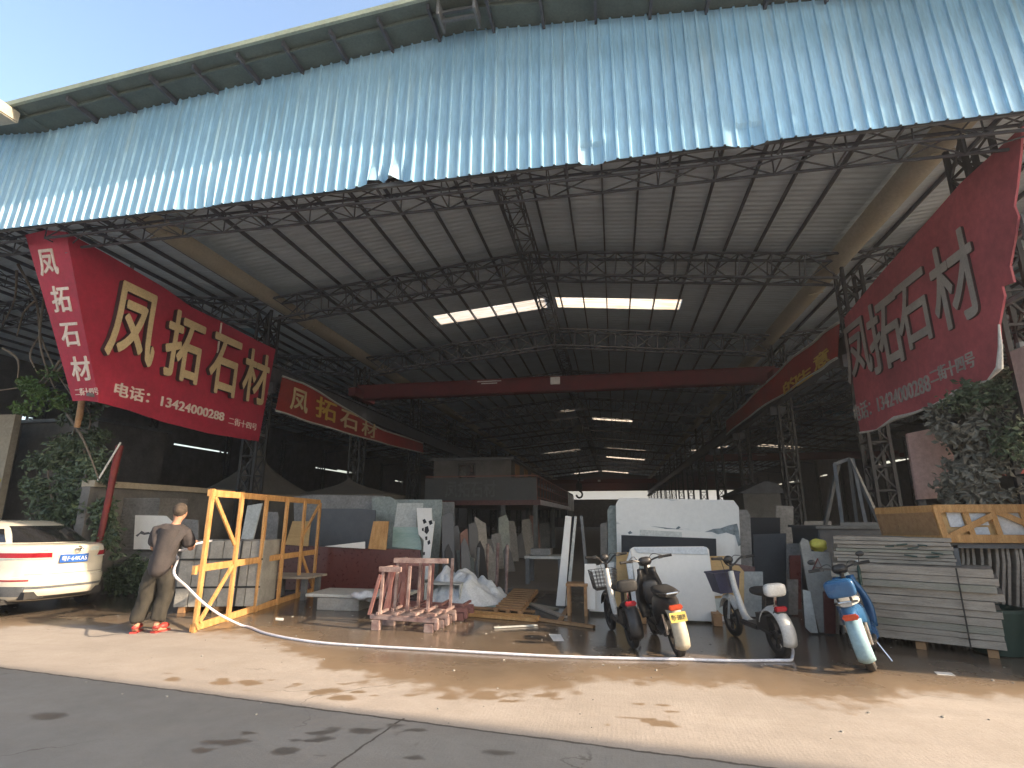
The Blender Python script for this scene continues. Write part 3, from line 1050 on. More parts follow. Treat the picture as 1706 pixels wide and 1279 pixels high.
# ------------------------------------------------------------------ cabin on a platform inside
yo = 24.0
pa, pb = atY(722, 768, yo), atY(851, 768, yo)
x0, x1 = pa.x, pb.x
zt = pa.z
zf = atY(722, 834, yo).z
zb = atY(722, 855, yo).z
off = thing('site_office', 'dark cabin on a raised platform inside the shed, red-brown fascia and lit side windows', 'cabin', (x0, yo, 0))
m = MB()
m.box(((x0 + x1) / 2, yo + 4.6, (zf + zt) / 2), (x1 - x0, 9.0, zt - zf))
m.build('wall', M['darkconc'], off)
m = MB()
m.box(((x0 + x1) / 2, yo + 4.6, zt + .06), (x1 - x0 + .3, 9.4, .12))
m.build('roof', M['steel2'], off)
m = MB()
m.box(((x0 + x1) / 2 + .5, yo + 7, zf - .12), (x1 - x0 + 1.9, 16, .22))
m.build('platform', M['redstone'], off)
wp = atY(777, 790, yo)
m = MB()
m.box((wp.x, yo + .08, wp.z), (.72, .06, .9))
wf = m.build('window', M['glass'], off)
m = MB()
for a in (-.38, 0, .38): m.box((wp.x + a, yo + .05, wp.z), (.05, .06, 1.0))
for a in (-.48, .48): m.box((wp.x, yo + .05, wp.z + a), (.8, .06, .05))
m.build('window_frame', M['bplastic'], wf)
for k in range(3):
    m = MB()
    m.box((x1 + .01, yo + 1.6 + k * 2.6, (zf + zt) / 2 + .25), (.05, 1.1, 1.1))
    wf = m.build('window', M['woodd'], off)
m = MB()
rx = x1 + 1.3
for k in range(15): m.bar((rx, yo - .9 + k * 1.1, zf), (rx, yo - .9 + k * 1.1, zf + 1.0), .04)
for z in (zf + .1, zf + .55, zf + 1.0): m.bar((rx, yo - .9, z), (rx, yo + 14.9, z), .05)
for z in (zf + .55, zf + 1.0): m.bar((x0, yo - .95, z), (rx, yo - .95, z), .05)
m.build('railing', M['rust'], off)
ls = atY(742, 832, yo - 1.0)
le = atY(826, 806, yo - 1.0)
m = MB()
m.box(((x0 + rx) / 2, yo - 1.0, zf + .45), (rx - x0, .04, .95))
fb = m.build('fascia_board', M['dgrey'], off)
lettering('lettering', '凤拓石材', (ls.x, yo - 1.02, zf + .12), (le.x - ls.x, 0, 0), (0, 0, .68), M['steel2'], off, .03, .02)
m = MB()
for x in (x0 + .2, x1 - .2, rx - .1):
    for y in (yo - .7, yo + 6, yo + 13):
        m = MB()
        m.box((x, y, zf / 2 - .1), (.18, .18, zf - .2))
        m.build('leg', M['steel2'], off)
# further glazed gallery beyond
g0, g1 = atY(895, 822, 40), atY(945, 826, 40)
gal = thing('glazed_gallery', 'small glazed gallery with white railing past the cabin, before the far opening', 'gallery', (g0.x, 40, 0))
m = MB()
m.box(((g0.x + g1.x) / 2, 43, g0.z - .8), (g1.x - g0.x, 6, 1.9))
m.build('wall', M['steel2'], gal)
for k in range(4):
    m = MB()
    m.box((g1.x + .02, 40.8 + k * 1.5, g0.z - .6), (.05, 1.1, 1.2))
    m.build('pane', M['whitegrey'], gal)
m = MB()
for k in range(9): m.bar((g0.x + (g1.x - g0.x) * k / 8, 39.9, g0.z - 1.7), (g0.x + (g1.x - g0.x) * k / 8, 39.9, g0.z - .7), .05)
m.bar((g0.x, 39.9, g0.z - .7), (g1.x, 39.9, g0.z - .7), .06)
m.build('railing', M['whitegrey'], gal)
m = MB()
for x in (g0.x + .2, g1.x - .2):
    for y in (40.3, 45.5):
        m = MB()
        m.box((x, y, (g0.z - 1.75) / 2), (.2, .2, g0.z - 1.75))
        m.build('leg', M['steel2'], gal)

# ------------------------------------------------------------------ slabs
def veined():
    m = mat('veined_marble', (.72, .71, .68), .35, c2=(.80, .79, .76), scale=1.2, grain=.05)
    t = m.node_tree
    N, L = t.nodes, t.links
    p = N['Principled BSDF']
    src = p.inputs['Base Color'].links[0].from_socket
    tc = N.new('ShaderNodeTexCoord')
    mp = N.new('ShaderNodeMapping')
    mp.inputs['Rotation'].default_value = (0, R(-12), 0)
    mp.inputs['Scale'].default_value = (.5, 1, 2.4)
    L.new(tc.outputs['Object'], mp.inputs[0])
    wv = N.new('ShaderNodeTexNoise')
    wv.inputs['Scale'].default_value, wv.inputs['Detail'].default_value, wv.inputs['Distortion'].default_value = 1.4, 8, 2.0
    L.new(mp.outputs[0], wv.inputs['Vector'])
    cr = N.new('ShaderNodeValToRGB')
    cr.color_ramp.elements[0].position, cr.color_ramp.elements[0].color = .67, (0, 0, 0, 1)
    cr.color_ramp.elements[1].position, cr.color_ramp.elements[1].color = .76, (1, 1, 1, 1)
    L.new(wv.outputs['Fac'], cr.inputs[0])
    mx = N.new('ShaderNodeMix')
    mx.data_type = 'RGBA'
    L.new(cr.outputs[0], mx.inputs[0])
    L.new(src, mx.inputs[6])
    mx.inputs[7].default_value = (.10, .14, .17, 1)
    L.new(mx.outputs[2], p.inputs['Base Color'])
    return m
M['marble'] = veined()

SLABS = []
def slab(name, label, cat, pts, base, mat_, lean=.14, thick=.03, ang=0.0, group=None, z0=.02):
    """stone slab: outline in photo pixels, on a plane leaning back from the line through base (x,y) at angle ang"""
    ca, sa = math.cos(ang), math.sin(ang)
    n = V((sa, -ca, lean)).normalized()
    if len(base) == 1: base = (0, base[0])
    p0 = V((base[0], base[1], 0))
    P = []
    for a, b in pts:
        q = onplane(a, b, p0, n)
        if q.z < z0: q = q + V((-sa * lean * 0, ca * lean * 0, 0)) * 0 + V((0, 0, 0)); q.z = max(q.z, z0)
        P.append(q)
    m = MB()
    m.prism(P, n * -thick)
    o = m.build(name, mat_, None, bevel=.004)
    # object origin at its foot
    c = V((sum(p.x for p in P) / len(P), sum(p.y for p in P) / len(P), z0))
    for v in o.data.vertices: v.co -= c
    o.location = c
    tag(o, label, cat, group)
    SLABS.append(o)
    return o

GS = 'stone slabs leaning on racks'
# --- right-hand group round the big white slab
slab('marble_slab', 'widest white marble slab with dark blue-grey veins at its right edge, behind the black slab', 'slab', [(1026, 840), (1032, 829), (1222, 833), (1231, 845), (1237, 1000), (1030, 1000)], (0, 10.6), M['marble'], .12, .03, 0, GS)
def marks(name, parent, polys, Y, lean, mt):
    n = V((0, -1, lean)).normalized()
    for pts in polys:
        m = MB()
        P = [onplane(a, b, (0, Y, 0), n) + n * .003 for a, b in pts]
        m.prism(P, n * -.002)
        m.build(name, mt, parent, fix=False)
mslab = SLABS[-1]
M['vein'] = mat('vein_blue_grey', (.05, .075, .09), .3, c2=(.25, .30, .33), scale=9)
marks('vein', mslab, [[(1174, 886), (1188, 881), (1200, 880), (1214, 875), (1228, 872), (1231, 884), (1234, 908), (1230, 910), (1225, 892), (1210, 887), (1196, 890), (1186, 886)],
                      [(1126, 880), (1131, 876), (1134, 879), (1128, 882)], [(1046, 887), (1050, 884), (1054, 888), (1048, 890)], [(1083, 876), (1110, 879), (1140, 882), (1110, 881)]], 10.6, .12, M['vein'])
slab('stone_slab', 'greenish grey slab edge showing at the rear left of the white marble slab', 'slab', [(1012, 850), (1016, 842), (1060, 842), (1060, 1000), (1014, 1000)], (0, 10.95), M['green'], .10, .03, 0, GS)
slab('stone_slab', 'round-cornered grey slab showing at the rear right of the white marble slab', 'slab', [(1200, 848), (1244, 849), (1250, 858), (1256, 1000), (1200, 1000)], (0, 11.0), M['grey'], .10, .03, 0, GS)
slab('stone_slab', 'notched white slab rising on the right of the black slab', 'slab', [(1066, 881), (1090, 880), (1170, 886), (1186, 890), (1190, 896), (1212, 889), (1224, 894), (1226, 1015), (1066, 1015)], (0, 10.1), M['white'], .12, .025, 0, GS)
slab('offcut_slab', 'pale blue-grey strip lying before the veins of the marble slab', 'slab', [(1066, 882), (1136, 886), (1136, 1010), (1066, 1010)], (0, 10.0), M['whitegrey'], .12, .02, 0, GS)
slab('stone_slab', 'polished black slab between the white panel and the marble slab', 'slab', [(1035, 891), (1193, 897), (1197, 1012), (1036, 1012)], (0, 9.85), M['black'], .12, .025, 0, GS)
slab('plywood_sheet', 'yellow-brown board edge behind the left side of the white panel', 'board', [(1027, 920), (1048, 920), (1046, 1028), (1024, 1022)], (0, 9.6), M['ply'], .12, .02, 0)
slab('plywood_sheet', 'yellow-brown grained board with stepped top behind the white scooter', 'board', [(1180, 926), (1213, 926), (1217, 941), (1231, 942), (1240, 952), (1240, 1041), (1180, 1036)], (0, 9.45), M['ply'], .12, .02, 0)
slab('stone_slab', 'pale grey narrow slab behind the handlebar of the white scooter', 'slab', [(1238, 952), (1271, 952), (1274, 1035), (1238, 1035)], (0, 9.9), M['whitegrey'], .12, .03, 0, GS)
slab('stone_slab', 'dark red slab edge above the pale narrow slab', 'slab', [(1220, 938), (1258, 944), (1258, 1030), (1222, 1030)], (0, 10.05), M['redstone'], .12, .03, 0, GS)
wp_ = thing('packed_slab', 'thick white wrapped panel with a folded flap, standing behind the black scooter', 'panel', onplane(1120, 1036, (0, 9.25, 0), V((0, -1, .10)).normalized()))
n_ = V((0, -1, .10)).normalized()
Pw = [onplane(a, b, (0, 9.25, 0), n_) for a, b in [(1050, 914), (1056, 911), (1174, 910), (1181, 914), (1196, 1036), (1066, 1030)]]
m = MB()
m.prism(Pw, n_ * -.10)
m.build('front', M['white'], wp_, bevel=.012)
Pf = [onplane(a, b, (0, 9.25, 0), n_) for a, b in [(1050, 914), (1064, 1030), (1058, 1032), (1043, 936)]]
m = MB()
m.prism([p + n_ * .012 for p in Pf], n_ * -.12)
m.build('left_flap', M['sheet'], wp_, bevel=.006)
Pt = [onplane(a, b, (0, 9.25, 0), n_) for a, b in [(1056, 912), (1177, 911), (1180, 924), (1062, 921)]]
m = MB()
m.prism([p + n_ * .02 for p in Pt], n_ * -.02)
m.build('top_flap', M['sheet'], wp_, bevel=.006)
m = MB()
c_ = (Pw[4] + Pw[5]) / 2
for dx in (-.55, 0, .55): m.box((c_.x + dx, 9.5, .09), (.12, .9, .17))
bl = m.build('wooden_bearer', M['woodd'], None)
tag(bl, 'dark timber bearers under the thick white wrapped panel', 'timber')
slab('label_sheet', 'pale blue information sheet on the yellow-brown board', 'sheet', [(1190, 997), (1206, 996), (1207, 1024), (1192, 1024)], (0, 9.40), M['tape'], .12, .006, 0)
slab('label_sheet', 'small white sheet stuck above the pale blue sheet', 'sheet', [(1188, 981), (1203, 980), (1204, 992), (1189, 993)], (0, 9.41), M['paper'], .12, .006, 0)
slab('label_sheet', 'small white and yellow sheet at the foot of the yellow-brown board', 'sheet', [(1194, 1026), (1208, 1026), (1208, 1037), (1195, 1036)], (0, 9.39), M['paper'], .12, .006, 0)
slab('marble_slab', 'white slab with grey cloudy veins behind the wire-basket bicycle', 'slab', [(982, 944), (1023, 936), (1023, 1020), (982, 1018)], (0, 9.7), M['marble'], .10, .03, 0, GS)
slab('stone_slab', 'narrow white slab left of the cloudy veined slab', 'slab', [(974, 939), (993, 939), (992, 1016), (973, 1014)], (0, 9.6), M['white'], .10, .03, 0, GS)
slab('stone_slab', 'small grey-white slab lying on edge above the cloudy veined slab', 'slab', [(1004, 933), (1027, 936), (1027, 960), (1000, 960)], (0, 10.1), M['whitegrey'], .10, .03, 0, GS)
# --- leaning white strips
for k, (lab, pts, mt, y) in enumerate([('broad white stone strip leaning upright in the aisle', [(942, 859), (952, 860), (941, 1010), (926, 1009)], 'white', 10.4),
                                      ('narrow white stone strip right of the black strip', [(957, 860), (961, 860), (948, 1010), (942, 1010)], 'whitegrey', 10.45),
                                      ('thin black stone strip between the white strips', [(952, 861), (957, 861), (943, 1010), (940, 1010)], 'black', 10.5),
                                      ('thin grey strip leaning the other way beside the white strips', [(966, 859), (971, 859), (977, 935), (973, 940)], 'grey', 11.2)]):
    slab('stone_strip', lab, 'stone strip', pts if k < 3 else pts[:2] + [(984, 1000), (979, 1000)], (0, y), M[mt], .06, .05, 0, 'stone strips leaning upright in the aisle')
# --- left-hand row of slabs
slab('stone_slab', 'long grey slab at the back of the left row, top edge light', 'slab', [(489, 827), (520, 824), (640, 826), (656, 835), (660, 1000), (489, 1000)], (0, 13.2), M['grey'], .10, .03, 0, GS)
slab('stone_slab', 'tall green-grey slab with cut corner behind the orange board', 'slab', [(620, 829), (649, 827), (660, 833), (665, 838), (700, 980), (622, 980)], (0, 12.9), M['green'], .10, .03, 0, GS)
slab('stone_slab', 'green-grey slab behind the stepped white offcuts', 'slab', [(655, 832), (736, 832), (737, 845), (733, 905), (728, 990), (656, 990)], (0, 13.1), M['green'], .10, .03, 0, GS)
slab('stone_slab', 'dark charcoal slab standing above the red-brown slab', 'slab', [(517, 862), (527, 847), (600, 847), (626, 850), (620, 985), (512, 985)], (0, 12.4), M['dgrey'], .10, .03, 0, GS)
slab('stone_slab', 'broad red-brown slab standing low in front of the charcoal slab', 'slab', [(433, 900), (500, 908), (540, 911), (610, 913), (650, 914), (700, 916), (700, 990), (433, 990)], (0, 11.6), M['redstone'], .08, .04, 0, GS)
slab('plywood_sheet', 'pale orange board seen through the timber frame', 'board', [(487, 868), (518, 868), (513, 910), (475, 907), (476, 990), (520, 990)][:4], (0, 11.5), M['ply'], .12, .02, 0, z0=.4)
slab('plywood_sheet', 'orange board propped at the right end of the charcoal slab', 'board', [(622, 868), (648, 868), (643, 916), (613, 914)], (0, 11.5), M['wood'], .12, .02, 0, z0=.4)
slab('offcut_slab', 'white wedge-shaped offcut lying along the red-brown slab', 'offcut', [(540, 910), (608, 902), (608, 914)], (0, 11.45), M['white'], .10, .02, 0, z0=.3)
slab('stone_slab', 'white slab piece with stepped top left of the stained slab', 'slab', [(662, 838), (705, 838), (704, 846), (694, 847), (694, 880), (656, 878)], (0, 12.0), M['whitegrey'], .10, .02, 0, GS, z0=.6)
slab('stone_slab', 'pale green slab piece with line marks under the stepped white piece', 'slab', [(655, 878), (696, 878), (703, 912), (702, 916), (653, 911)], (0, 11.9), M['teal'], .10, .02, 0, GS, z0=.4)
slab('stained_slab', 'tall pale slab with black ink-like stains and jagged left edge', 'slab', [(694, 846), (719, 846), (720, 868), (724, 868), (712, 965), (702, 965), (706, 900), (697, 890), (695, 865)], (0, 11.7), M['marble'], .08, .03, 0, GS)
marks('ink_stain', SLABS[-1], [[(704, 866), (708, 864), (711, 870), (706, 873)], [(708, 878), (713, 876), (715, 884), (711, 890), (707, 886)], [(703, 880), (706, 879), (706, 885), (703, 884)], [(714, 868), (719, 866), (721, 872), (716, 875)],
                                 [(708, 894), (712, 893), (712, 899), (709, 900)], [(712, 902), (716, 899), (717, 905), (713, 908)], [(705, 920), (708, 919), (708, 924), (705, 925)]], 11.7, .08, M['black'])
slab('stone_slab', 'small light grey slab high behind the stained slab', 'slab', [(737, 836), (757, 836), (757, 856), (757, 1000), (737, 1000)], (0, 16), M['grey'], .05, .03, 0, GS)
slab('stone_slab', 'small whitish slab with a cut shoulder behind the white film heap', 'slab', [(760, 917), (780, 914), (784, 928), (790, 930), (790, 965), (765, 965)], (0, 12.4), M['green'], .08, .03, 0, GS)
# thin upright slabs receding into the dark, seen almost edge on
ends = [(742, 858, 980, 'dgrey', 13.5), (758, 866, 982, 'dgrey', 14.2), (772, 872, 975, 'redstone', 14.8), (786, 862, 968, 'dgrey', 15.6), (800, 866, 962, 'grey', 16.6), (812, 870, 958, 'dgrey', 17.6),
        (824, 862, 955, 'grey', 19), (838, 860, 950, 'green', 20.5), (852, 864, 946, 'grey', 22), (866, 868, 944, 'dgrey', 23.5), (878, 866, 940, 'grey', 25), (890, 866, 936, 'redstone', 27)]
words = ['first', 'second', 'third', 'fourth', 'fifth', 'sixth', 'seventh', 'eighth', 'ninth', 'tenth', 'eleventh', 'twelfth']
hue = dict(grey='grey', dgrey='charcoal', redstone='red-brown', green='green-grey', whitegrey='pale')
rs = random.Random(8)
for k, (px, yt, yb_, c, Y) in enumerate(ends):
    j = lambda a: rs.uniform(-a, a)
    wl, wr = rs.uniform(5, 10), rs.uniform(5, 13)
    yt2 = yt + rs.uniform(-6, 34)
    slab('stone_slab', f'{hue[c]} slab on end, {words[k]} behind the film heap in the dim row', 'slab',
         [(px - wl, yt2 + j(7)), (px + wr * .6, yt2 + j(5)), (px + wr, yt2 + 6 + j(9)), (px + wr + 5, yb_), (px - wl + 2, yb_)], (0, Y), M[c], rs.uniform(.10, .22), .05, rs.uniform(.35, .7), 'slabs on end in the dim aisle row')
for k, (px, yt, yb_, c, Y, lab) in enumerate([(748, 905, 985, 'black', 12.9, 'black offcut leaning low before the first slabs on end'), (775, 895, 980, 'dgrey', 13.2, 'charcoal offcut leaning before the third slab on end'),
                                             (801, 900, 972, 'black', 14.6, 'black offcut leaning before the fifth slab on end'), (818, 908, 968, 'grey', 15.2, 'grey offcut leaning before the sixth slab on end'),
                                             (846, 905, 958, 'dgrey', 18.5, 'charcoal offcut leaning deep in the dim row')]):
    slab('offcut_slab', lab, 'offcut', [(px - 7, yt + 12), (px - 1, yt), (px + 6, yt + 16), (px + 13, yb_), (px - 5, yb_)], (0, Y), M[c], .25, .04, .55, 'dark offcuts leaning in the dim row')

# ------------------------------------------------------------------ standing timber frame
fa, fb = V((-5.92, 7.22, 0)), V((-6.50, 11.4, 0))
fd = (fb - fa)
FL = fd.length
fd.normalize()
ft = thing('timber_rack', 'open orange pine crate frame standing upright beside the person', 'wooden frame', fa)
FH = atX(322, 812, fa.x).z
def fp(t, z, o=0): return fa + fd * (FL * t) + V((0, 0, z)) + V((fd.y, -fd.x, 0)) * o
up_ = (fd.y, -fd.x, 0)
for k, t in enumerate((.010, .21, .41, .605, .80, .99)):
    m = MB()
    m.bar(fp(t, .0, .03), fp(t, FH - .02 * k, .03), .085, .045, up=up_)
    m.build('upright', M['wood'], ft, bevel=.004)
for z in (.06, .86, FH - .06):
    m = MB()
    m.bar(fp(0, z), fp(1, z - .02), .045, .10)
    m.build('rail', M['wood'], ft, bevel=.004)
for a, b in (((.03, FH - .12), (.195, FH * .58)), ((.03, .12), (.20, .84)), ((.815, FH * .62), (.975, FH - .15)), ((.815, .82), (.975, .14))):
    m = MB()
    m.bar(fp(*a, .032), fp(*b, .032), .07, .03, up=up_)
    m.build('brace', M['wood'], ft, bevel=.004)
m = MB()
m.bar(fp(-.01, .90, -.03), fp(-.01, .78, -.03), .05, .05)
m.build('block', M['wood'], ft)

# ------------------------------------------------------------------ skin bodies
def skin_mesh(nodes, edges, root, sub=2):
    """nodes: name -> (x,y,z,radius[,radius2]); returns verts, faces of a smooth tapered body"""
    names = list(nodes)
    me = bpy.data.meshes.new('body')
    me.from_pydata([nodes[n][:3] for n in names], [(names.index(a), names.index(b)) for a, b in edges], [])
    o = bpy.data.objects.new('body', me)
    col.objects.link(o)
    o.modifiers.new('skin', 'SKIN')
    sm = o.modifiers.new('sub', 'SUBSURF')
    sm.levels = sub
    for i, n in enumerate(names):
        r = nodes[n][3:]
        me.skin_vertices[0].data[i].radius = (r[0], r[-1])
        me.skin_vertices[0].data[i].use_root = (n == root)
    dg = bpy.context.evaluated_depsgraph_get()
    dg.update()
    r = bpy.data.meshes.new_from_object(o.evaluated_get(dg))
    vs, fs = [v.co.copy() for v in r.vertices], [tuple(p.vertices) for p in r.polygons]
    bpy.data.objects.remove(o)
    bpy.data.meshes.remove(me)
    bpy.data.meshes.remove(r)
    return vs, fs
def skin_part(name, nodes, edges, root, mt, parent, sub=2):
    m = MB()
    m.add(*skin_mesh(nodes, edges, root, sub))
    return m.build(name, mt, parent, smooth='all', local=True)

# person: seen from behind, weight on the right leg, both hands forward on the hose
gp = G(238, 1054)
pe = thing('person', 'person in charcoal t-shirt, dark trousers and red shoes, seen from behind hosing the timber frame', 'person', (gp.x, gp.y, 0), rz=R(22))
N_ = {
    'pelvis': (.10, .0, .93, .13, .10), 'waist': (.125, .01, 1.06, .135, .095), 'chest': (.165, .01, 1.25, .155, .105), 'upper': (.19, .0, 1.38, .13, .085), 'neck': (.215, .01, 1.47, .056), 'neck2': (.228, .025, 1.535, .054),
    'head': (.24, .045, 1.60, .088, .102), 'head2': (.243, .05, 1.665, .090, .106), 'crown': (.243, .045, 1.725, .062, .074),
    'lsh': (.01, .01, 1.385, .062), 'lel': (-.075, .08, 1.13, .044), 'lwr': (.03, .31, 1.10, .029), 'lpalm': (.065, .375, 1.095, .036, .018),
    'rsh': (.36, .01, 1.365, .062), 'rel': (.45, .06, 1.115, .044), 'rwr': (.40, .30, 1.20, .029), 'rpalm': (.385, .365, 1.215, .036, .018),
    'lhip': (.02, .0, .87, .095), 'lkn': (-.03, .045, .49, .060), 'lan': (-.10, .0, .09, .040), 'lheel': (-.105, -.04, .045, .036), 'ltoe': (-.12, .17, .03, .036, .024),
    'rhip': (.185, .0, .87, .095), 'rkn': (.20, .04, .49, .060), 'ran': (.16, -.02, .09, .040), 'rheel': (.155, -.06, .045, .036), 'rtoe': (.24, .14, .03, .036, .024)}
E_ = [('pelvis', 'waist'), ('waist', 'chest'), ('chest', 'upper'), ('upper', 'neck'), ('neck', 'neck2'), ('neck2', 'head'), ('head', 'head2'), ('head2', 'crown'),
      ('upper', 'lsh'), ('lsh', 'lel'), ('lel', 'lwr'), ('lwr', 'lpalm'), ('upper', 'rsh'), ('rsh', 'rel'), ('rel', 'rwr'), ('rwr', 'rpalm'),
      ('pelvis', 'lhip'), ('lhip', 'lkn'), ('lkn', 'lan'), ('lan', 'lheel'), ('lheel', 'ltoe'), ('pelvis', 'rhip'), ('rhip', 'rkn'), ('rkn', 'ran'), ('ran', 'rheel'), ('rheel', 'rtoe')]
for s, pm_, ox in (('l', 'lpalm', 1), ('r', 'rpalm', -1)):
    px_, py_, pz_ = N_[pm_][:3]
    for k, (dx, ln) in enumerate(((-.028, .030), (-.010, .036), (.010, .034), (.027, .027))):
        N_[f'{s}f{k}a'] = (px_ + dx, py_ + .045, pz_ + .004, .0095)
        N_[f'{s}f{k}b'] = (px_ + dx, py_ + .045 + ln, pz_ - .022, .0085)
        N_[f'{s}f{k}c'] = (px_ + dx, py_ + .030 + ln, pz_ - .052, .0075)
        E_ += [(pm_, f'{s}f{k}a'), (f'{s}f{k}a', f'{s}f{k}b'), (f'{s}f{k}b', f'{s}f{k}c')]
    N_[f'{s}ta'] = (px_ + ox * .040, py_ + .005, pz_ - .012, .011)
    N_[f'{s}tb'] = (px_ + ox * .038, py_ + .040, pz_ - .040, .009)
    E_ += [(pm_, f'{s}ta'), (f'{s}ta', f'{s}tb')]
body = skin_part('body', N_, E_, 'pelvis', M['skin'], pe)
# face and ears, turned a little to the right
hd = V((.243, .05, 1.645))
Mh = Matrix.Rotation(R(-10), 3, 'Z')
for nm, c, r, mt in (('ear', (-.082, -.005, 0), (.014, .026, .034), 'skin'), ('ear', (.082, -.005, 0), (.014, .026, .034), 'skin'), ('nose', (0, .098, -.012), (.014, .02, .024), 'skin'),
                     ('eye', (-.03, .088, .014), (.010, .006, .006), 'hair'), ('eye', (.03, .088, .014), (.010, .006, .006), 'hair'), ('mouth', (0, .088, -.05), (.024, .008, .006), 'rust')):
    m = MB()
    m.ball(hd + Mh @ V(c), r, 10, 7, M=Mh)
    m.build(nm, M[mt], pe, smooth='all', local=True)
hm = MB()
hm.ball(hd + V((0, -.020, .030)), (.096, .108, .108), 24, 18, M=Mh)
ho = hm.build('hair', M['hair'], pe, smooth='all', local=True)
for v in ho.data.vertices:
    q = Mh.inverted() @ (v.co - hd)
    if q.z < -.02 and q.y < .02: v.co = hd + Mh @ V((q.x * .95, q.y, max(q.z, -.088)))
    if q.y > .03 and q.z < .06: v.co = hd + Mh @ V((q.x * .7, .03, max(q.z, .02)))
    v.co += V((mnoise.noise(v.co * 60), mnoise.noise(v.co * 60 + V((5, 5, 5))), mnoise.noise(v.co * 60 + V((9, 0, 0))))) * .008
# shirt: loose, to below the hips, short sleeves
def wrinkle(o, a, s):
    for v in o.data.vertices:
        v.co += v.normal * (mnoise.noise(V((v.co.x * s, v.co.y * s, v.co.z * s * .45))) * a)
SH = {'hem0': (.095, -.005, .71, .215, .165), 'hip': (.11, -.005, .96, .225, .168), 'chest': (.165, 0, 1.22, .225, .162), 'upper': (.19, -.005, 1.385, .185, .125), 'coll': (.212, .0, 1.475, .078, .078),
      'lsh': (.0, .005, 1.375, .098), 'lsl': (-.065, .06, 1.16, .088), 'rsh': (.37, .005, 1.355, .098), 'rsl': (.445, .048, 1.14, .088)}
o = skin_part('shirt', SH, [('hem0', 'hip'), ('hip', 'chest'), ('chest', 'upper'), ('upper', 'coll'), ('upper', 'lsh'), ('lsh', 'lsl'), ('upper', 'rsh'), ('rsh', 'rsl')], 'chest', M['shirt'], pe, 3)
wrinkle(o, .022, 9)
wrinkle(o, .009, 24)
TR = {'w': (.11, 0, .98, .11, .085), 'p': (.10, -.0, .90, .14, .11), 'lh': (.015, -.0, .80, .125), 'lk': (-.035, .03, .48, .112), 'lc': (-.095, -.0, .20, .105), 'lc2': (-.105, -.005, .13, .10), 'rh': (.19, -.0, .80, .125), 'rk': (.205, .025, .48, .112), 'rc': (.17, -.015, .20, .105), 'rc2': (.165, -.02, .13, .10)}
o = skin_part('trousers', TR, [('w', 'p'), ('p', 'lh'), ('lh', 'lk'), ('lk', 'lc'), ('lc', 'lc2'), ('p', 'rh'), ('rh', 'rk'), ('rk', 'rc'), ('rc', 'rc2')], 'p', M['trouser'], pe, 3)
wrinkle(o, .024, 9)
wrinkle(o, .010, 22)
for s in ('l', 'r'):
    h, t = V(N_[s + 'heel'][:3]), V(N_[s + 'toe'][:3])
    d = (t - h).normalized()
    a = math.atan2(-d.x, d.y)
    c = (h + t) / 2 + d * .012
    Ms = Matrix.Rotation(a, 3, 'Z')
    m = MB()
    m.box((c.x, c.y, .012), (.088, .265, .022), M=Ms)
    m.ball(c + Ms @ V((0, .05, .035)), (.05, .09, .042), 14, 8, M=Ms)
    m.ball(c + Ms @ V((0, -.085, .035)), (.046, .055, .034), 14, 8, M=Ms)
    m.build('shoe', M['shoe'], pe, smooth=True, local=True)

# hose: from the hands round the frame and along the ground to the white scooter
mw = pe.matrix_basis
rot = Matrix.Rotation(R(22), 3, 'Z')
h0 = V((gp.x, gp.y, 0)) + rot @ V((.385, .40, 1.17))
h1 = V((gp.x, gp.y, 0)) + rot @ V((.08, .405, 1.07))
hp_ = [h0 + V((.12, .22, .05)), h0, (h0 + h1) / 2 + V((0, .03, -.03)), h1, h1 + V((.10, .02, -.10))]
hz = [((290, 955), .86, 7.25), ((312, 978), .66, 7.15), ((340, 1005), .42, 7.05), ((372, 1027), .22, 7.15)]
for (a, b), z, y in hz: hp_.append(G(a, b, z))
for a, b in ((405, 1042), (440, 1054), (480, 1063), (540, 1070), (620, 1076), (720, 1081), (820, 1087), (920, 1093), (1020, 1097), (1120, 1099), (1220, 1101), (1290, 1101), (1314, 1099)): hp_.append(G(a + 3 * math.sin(a), b + 1.1 * math.sin(a * .7), .016))
hp_ += [G(1320, 1094, .03), G(1321, 1084, .10), G(1318, 1074, .18), G(1312, 1066, .22)]
def smooth_path(P, n=6):
    out = []
    for i in range(len(P) - 1):
        p0, p1, p2, p3 = P[max(i - 1, 0)], P[i], P[i + 1], P[min(i + 2, len(P) - 1)]
        for k in range(n):
            t = k / n
            q = .5 * ((2 * p1) + (p2 - p0) * t + (2 * p0 - 5 * p1 + 4 * p2 - p3) * t * t + (3 * p1 - p0 - 3 * p2 + p3) * t ** 3)
            q.z = max(q.z, .016)
            out.append(q)
    out.append(P[-1])
    return out
m = MB()
m.tube(smooth_path(hp_), .0165, 8)
ho_ = m.build('water_hose', M['hose'], None, smooth='all')
tag(ho_, 'white water hose from the person across the wet concrete to the white-fendered bicycle', 'hose')

